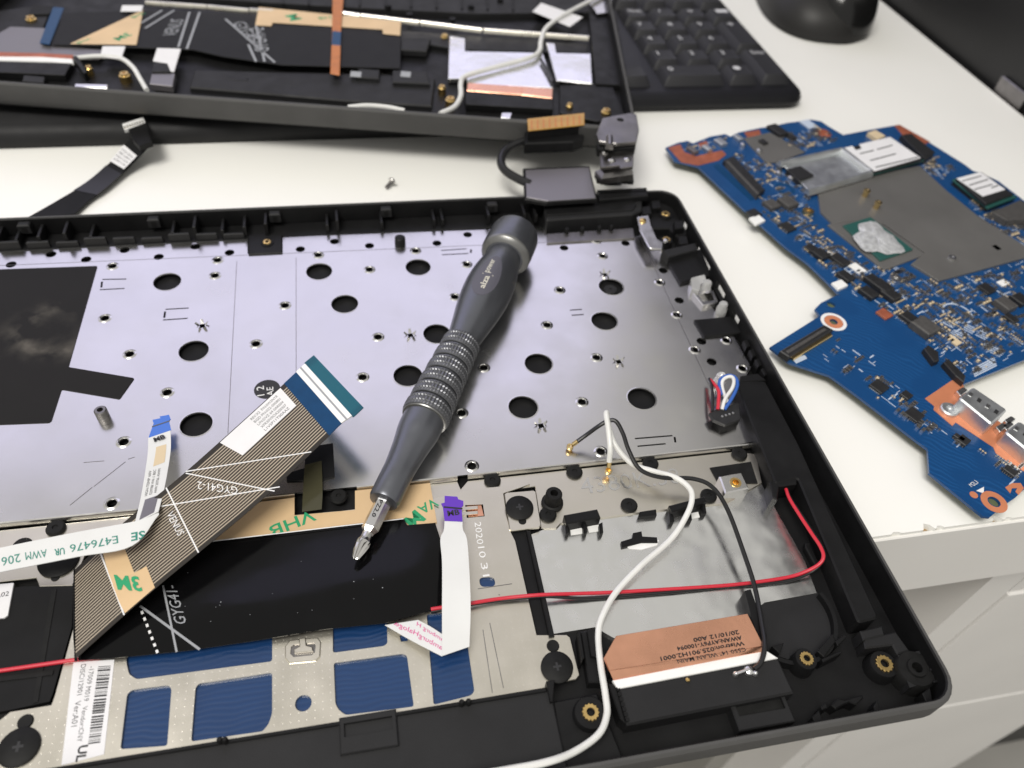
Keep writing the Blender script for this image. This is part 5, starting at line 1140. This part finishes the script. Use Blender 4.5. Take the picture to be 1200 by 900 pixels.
sd_ = m_('drive_card', [(990, 174), (1043, 161), (1083, 188), (1024, 204)], .0008, 'substrate', z=ZM+.0022); prism('card_body', W([(991, 174), (1043, 161), (1081, 187), (1024, 202)], ZM+.0040), ZM+.0030, ZM+.0040, M['chip'], sd_)
lbm = prism('card_label', W([(990, 173), (999, 171), (1003, 176), (1010, 174), (1007, 169), (1043, 160.5), (1079, 185), (1025, 200.5)], ZM+.0042), ZM+.0040, ZM+.0042, M['paper'], sd_)
for i, (a, b) in enumerate((((1008, 180), (1024, 176)), ((1028, 175), (1046, 170)), ((1020, 188), (1050, 180)), ((1026, 196), (1076, 184)))): bar('label_print', a, b, .0008, ZM+.0043, M['ink_soft'], lbm)
prism('card_support', W([(992, 175), (1043, 162), (1080, 187), (1024, 202)], ZM+.0022), ZM, ZM+.0022, M['chip'], mbd)
m_('card_socket', [(1056, 158), (1068, 156), (1096, 178), (1084, 186)], .0032, 'chip')
wf = m_('wireless_card', [(1116, 210), (1148, 201), (1192, 231), (1158, 244)], .0008, 'substrate', z=ZM+.0022); prism('card_support', W([(1117, 212), (1148, 203), (1190, 232), (1158, 244)], ZM+.0022), ZM, ZM+.0022, M['chip'], mbd)
prism('card_shield', W([(1121, 209), (1150, 201), (1188, 227), (1156, 239)], ZM+.0044), ZM+.0030, ZM+.0044, M['chip'], wf, ch=.0003)
wl = prism('card_label', W([(1121, 209), (1149, 201.5), (1178, 222), (1152, 230)], ZM+.0046), ZM+.0044, ZM+.0046, M['paper'], wf)
for a, b in (((1128, 212), (1150, 206)), ((1136, 217), (1158, 210)), ((1142, 222), (1163, 216)), ((1162, 220), (1170, 217))): bar('label_print', a, b, .0007, ZM+.0047, M['ink_soft'], wl)
m_('card_socket', [(1163, 248), (1196, 234), (1230, 256), (1180, 258)], .0034, 'chip_grey')
m_('cream_connector', [(1017, 155), (1026, 152), (1038, 159), (1029, 163)], .0022, 'cream')
m_('ribbon_connector', [(848, 187), (860, 182), (897, 222), (888, 228)], .0026, 'chip', ch=.0004); m_('connector_slot', [(851, 189), (854, 188), (890, 226), (888, 228)], .0030, 'chip_grey')
m_('copper_strip', [(836, 194), (842, 192), (886, 232), (880, 235)], .0002, 'blue_stiff', ch=0)
# ribbon connector on the arm
rc = m_('ribbon_connector', [(914, 411), (966, 380), (977, 386), (925, 418)], .0028, 'chip', ch=.0004); m_('connector_lip', [(927, 417), (974, 390), (976, 393), (930, 421)], .0012, 'gold'); m_('connector_groove', [(921, 411), (966, 384), (969, 386), (924, 414)], .0031, 'chip_grey')
m_('print_box', [(929, 421), (943, 416), (946, 420), (933, 426)], .00008, 'silk', ch=0)
# ports
for dx, dy in ((0, 0), (54, 40)):
    pt_ = m_('usb_port', [(1124+dx, 466+dy), (1141+dx, 453+dy), (1181+dx, 480+dy), (1162+dx, 497+dy)], .0062, 'tin', r=.0010, ch=.0005)
    for k in range(4):
        bx, by = 1137+dx+k*10, 459+dy+k*6.8
        prism('port_spring', W([(bx, by), (bx+4, by+2.6), (bx+1.5, by+6), (bx-2.5, by+3.4)], ZM+.0064), ZM+.0062, ZM+.0064, M['ink'] if k % 2 else M['solder'], pt_)
    for k in range(9): prism('pin', W([(1122+dx+k*4.5, 470+dy+k*3.4), (1125+dx+k*4.5, 468.5+dy+k*3.4), (1126+dx+k*4.5, 471+dy+k*3.4), (1123+dx+k*4.5, 473+dy+k*3.4)], ZM+.0008), ZM, ZM+.0008, M['solder'], pt_)
    for ex2, ey2 in ((1121, 458), (1167, 500), (1177, 492)): m_('port_ear', [(ex2+dx, ey2+dy), (ex2+8+dx, ey2-5+dy), (ex2+14+dx, ey2-1+dy), (ex2+5+dx, ey2+6+dy)], .0022, 'solder', r=.0005)
lathe('mount_nut', [(.0031, 0), (.0031, .0012), (.0027, .0016), (.0014, .0016), (.0012, .0008), (0, .0008)], P(1111, 482, ZM), M['tin'], mbd, 22, ZM)
lathe('nut', [(.0026, 0), (.0026, .0016), (.0011, .0017), (.0010, .0006), (0, .0006)], P(946, 250, ZM), M['gold'], mbd, 18, ZM); lathe('nut', [(.0024, 0), (.0024, .0016), (.0011, .0017), (.0010, .0006), (0, .0006)], P(1048, 329, ZM), M['solder'], mbd, 18, ZM)
for px, py in ((889, 179), (912, 205), (926, 211), (870, 172)): lathe('stud', [(.0015, 0), (.0013, .0016), (.0006, .0020), (0, .0020)], P(px, py, ZM), M['solder'], mbd, 12, ZM)
# chips
def chip(px, py, w_, d, h, m='chip', pins=True, rotd=None):
    c = P(px, py, ZM+h); a = P(px+10, py+7.2, ZM+h)-c; a.normalize(); b = Vector((-a.y, a.x, 0)); l = [(c+a*(sx*w_/2)+b*(sy*d/2)).xy for sx, sy in ((-1, -1), (1, -1), (1, 1), (-1, 1))]
    o = prism('chip', l, ZM+.0001, ZM+h, M[m], mbd, ch=h*.15)
    if pins:
        V = []; F = []; k = max(3, int(w_/.0007))
        for sd2 in (-1, 1):
            for i in range(k):
                t = (i+.5)/k*2-1; pc_ = c+a*(t*w_*.46)+b*(sd2*(d/2+.0003)); bb = len(V)
                for sx, sy in ((-1, -1), (1, -1), (1, 1), (-1, 1)): q_ = pc_+a*(sx*.00018)+b*(sy*.0003); V.append((q_.x, q_.y, ZM+.0003))
                F.append((bb, bb+1, bb+2, bb+3))
        mesh('chip_pins', V, F, M['solder'], o)
    return o
for px, py, w_, d, h, m, pn in ((1031, 452, .0052, .0052, .0011, 'chip', True), (1072, 485, .0052, .0052, .0011, 'chip', True), (1063, 462, .0032, .0036, .0014, 'chip', True), (1130, 515, .0034, .0040, .0014, 'chip', True), (1157, 337, .0058, .0052, .0013, 'chip', True), (1176, 331, .0032, .0048, .0006, 'white', False), (1005, 314, .0062, .0044, .0008, 'white', False), (972, 298, .0032, .0032, .0006, 'white', False),
    (884, 249, .0052, .0052, .0012, 'chip', True), (905, 238, .006, .006, .0022, 'chip_grey', False), (924, 235, .0075, .0066, .0026, 'chip_grey', False), (923, 265, .0060, .0056, .0012, 'chip', True), (952, 290, .0050, .0044, .0016, 'chip', True), (963, 296, .0060, .0055, .0022, 'chip', False), (985, 303, .0075, .0050, .0018, 'chip', False), (992, 322, .0062, .0048, .0020, 'chip', True), (1024, 326, .0058, .0052, .0024, 'chip', False), (1036, 334, .0070, .0058, .0026, 'chip', False), (1019, 341, .0066, .0050, .0022, 'chip', False), (1045, 343, .0066, .0056, .0024, 'chip', False), (1037, 367, .0050, .0046, .0009, 'bare_copper_dark', True), (1067, 371, .0064, .0050, .0020, 'chip', True), (1086, 380, .0084, .0080, .0032, 'chip_grey', False), (1180, 354, .0070, .0062, .0030, 'chip_grey', False), (1197, 349, .0060, .0060, .0022, 'chip', False), (1186, 372, .0048, .0036, .0014, 'chip', True), (1118, 398, .0052, .0034, .0009, 'cream', False), (895, 165, .004, .003, .002, 'chip', True), (912, 151, .0105, .0060, .0022, 'chip', False), (928, 160, .0040, .0036, .0012, 'chip', True), (1008, 268, .003, .003, .001, 'chip', False), (1168, 290, .0036, .0030, .001, 'chip', True), (1130, 517, .002, .002, .001, 'chip', False), (1185, 551, .0040, .0030, .0014, 'chip', True), (1125, 512, .0036, .0020, .0014, 'chip', True), (829, 172, .005, .003, .0024, 'tin', False), (845, 165, .0060, .0040, .0020, 'tin', False), (812, 174, .0060, .0030, .0020, 'module', False), (866, 160, .0045, .0030, .0020, 'tin', False), (948, 145, .0080, .0060, .0008, 'silk', False)):
    chip(px, py, w_, d, h, m, pn)
for pts in ([(1083, 408), (1088, 404), (1100, 412), (1101, 422), (1095, 424)], [(1106, 424), (1112, 420), (1132, 440), (1130, 448), (1120, 440)]): m_('black_connector', pts, .0026, 'chip', ch=.0003)
for px, py in ((878, 245+10), (975, 331)): m_('white_block', [(px, py), (px+11, py-4), (px+19, py+3), (px+8, py+8)], .0012, 'white')
# small parts and silkscreen: too many and too small to pick apart
def inside(x, y, poly):
    c = False; j = len(poly)-1
    for i in range(len(poly)):
        if ((poly[i][1] > y) != (poly[j][1] > y)) and x < (poly[j][0]-poly[i][0])*(y-poly[i][1])/(poly[j][1]-poly[i][1])+poly[i][0]: c = not c
        j = i
    return c
ZONES = [([(852, 178), (900, 190), (945, 215), (952, 260), (985, 300), (1010, 320), (985, 330), (940, 292), (890, 245), (880, 215)], 390), ([(985, 318), (1060, 312), (1100, 335), (1200, 305), (1225, 330), (1225, 400), (1130, 445), (1085, 400), (1030, 360), (1000, 345)], 930), ([(1150, 260), (1225, 300), (1225, 262), (1180, 248), (1140, 232)], 225), ([(900, 160), (960, 152), (985, 165), (940, 180), (920, 172)], 135), ([(1085, 180), (1120, 200), (1105, 215), (1075, 192)], 90), ([(940, 270), (1010, 300), (1060, 312), (1010, 322), (960, 300)], 180), ([(985, 385), (1015, 395), (1025, 425), (985, 440), (965, 420)], 22), ([(1005, 432), (1060, 455), (1095, 500), (1140, 520), (1130, 530), (1060, 495), (1012, 455)], 70), ([(1150, 530), (1200, 550), (1190, 570), (1150, 545)], 36), ([(790, 170), (850, 160), (850, 175), (800, 182)], 30)]
rs = random.Random(11); SM_ = {'solder': ([], []), 'chip_grey': ([], []), 'cream': ([], []), 'silk': ([], [])}
def add_box(V, F, c, a, b, w_, d, z0, z1):
    k = len(V)
    for z in (z0, z1):
        for sx, sy in ((-1, -1), (1, -1), (1, 1), (-1, 1)): p = c+a*(sx*w_/2)+b*(sy*d/2); V.append((p.x, p.y, z))
    F += [(k+4, k+5, k+6, k+7), (k, k+1, k+5, k+4), (k+1, k+2, k+6, k+5), (k+2, k+3, k+7, k+6), (k+3, k, k+4, k+7)]
for poly, cnt in ZONES:
    xs = [p[0] for p in poly]; ys = [p[1] for p in poly]; made = 0
    while made < cnt:
        x, y = rs.uniform(min(xs), max(xs)), rs.uniform(min(ys), max(ys))
        if not inside(x, y, poly): continue
        made += 1; c = P(x, y, ZM); a = (P(x+10, y+7.2, ZM)-c).normalized(); b = Vector((-a.y, a.x, 0))
        if rs.random() < .5: a, b = b, -a
        if rs.random() < .38:
            V, F = SM_['silk']; add_box(V, F, c, a, b, rs.uniform(.0012, .0042), rs.choice((.00022, .0003, .0005)), ZM, ZM+.00008)
        else:
            sz = rs.choice((.0008, .001, .001, .0014, .0018)); h = sz*.5; body = rs.choice(('chip_grey', 'chip_grey', 'cream')); row = rs.choice((1, 2, 3, 4, 6)) if sz < .0013 else rs.choice((1, 2, 3))
            for k in range(row):
                c2 = c+b*(k*sz*.95); V, F = SM_[body]; add_box(V, F, c2, a, b, sz*.55, sz*.55, ZM, ZM+h)
                V, F = SM_['solder']
                for s in (-1, 1): add_box(V, F, c2+a*(s*sz*.42), a, b, sz*.3, sz*.58, ZM, ZM+h*1.05)
            made += row//2
for k, nm in (('solder', 'solder_joints'), ('chip_grey', 'small_components'), ('cream', 'small_capacitors'), ('silk', 'silkscreen_marks')):
    o = mesh(nm, SM_[k][0], SM_[k][1], M[k], mbd); o['kind'] = 'stuff'
# silkscreen: ring, grid of pads, arrow, row of contact pads
ring('silk_ring', 1122, 367, ZM+.0001, .0060, .0053, ZM, M['silk'], parent=mbd)
ring('silk_ring', 920, 221, ZM+.0001, .0046, .0030, ZM, M['blue_stiff'], parent=mbd)
prism('arrow_mark', W([(1144, 575), (1153, 570.5), (1153, 578)], ZM+.0001), ZM, ZM+.0001, M['print_white'], mbd)
flat_text('board_lettering', 'M2L3', (1139, 571), (1147, 566), .4, ZM+.0001, M['print_white'], mbd)
for i, (x, y) in enumerate(((1105, 378), (1112, 391), (1128, 385), (1143, 392), (1150, 405), (1160, 412))): 
    for k in range(4): bar('contact_bar', (x+k*1.8, y-k*1.6), (x+12+k*1.8, y+6-k*1.6), .0005, ZM+.0001, M['silk'], mbd)
for i in range(5): bar('contact_bar', (1142-i*.6, 441-i*2.2), (1168-i*.6, 428-i*2.2), .0005, ZM+.0001, M['silk'], mbd)
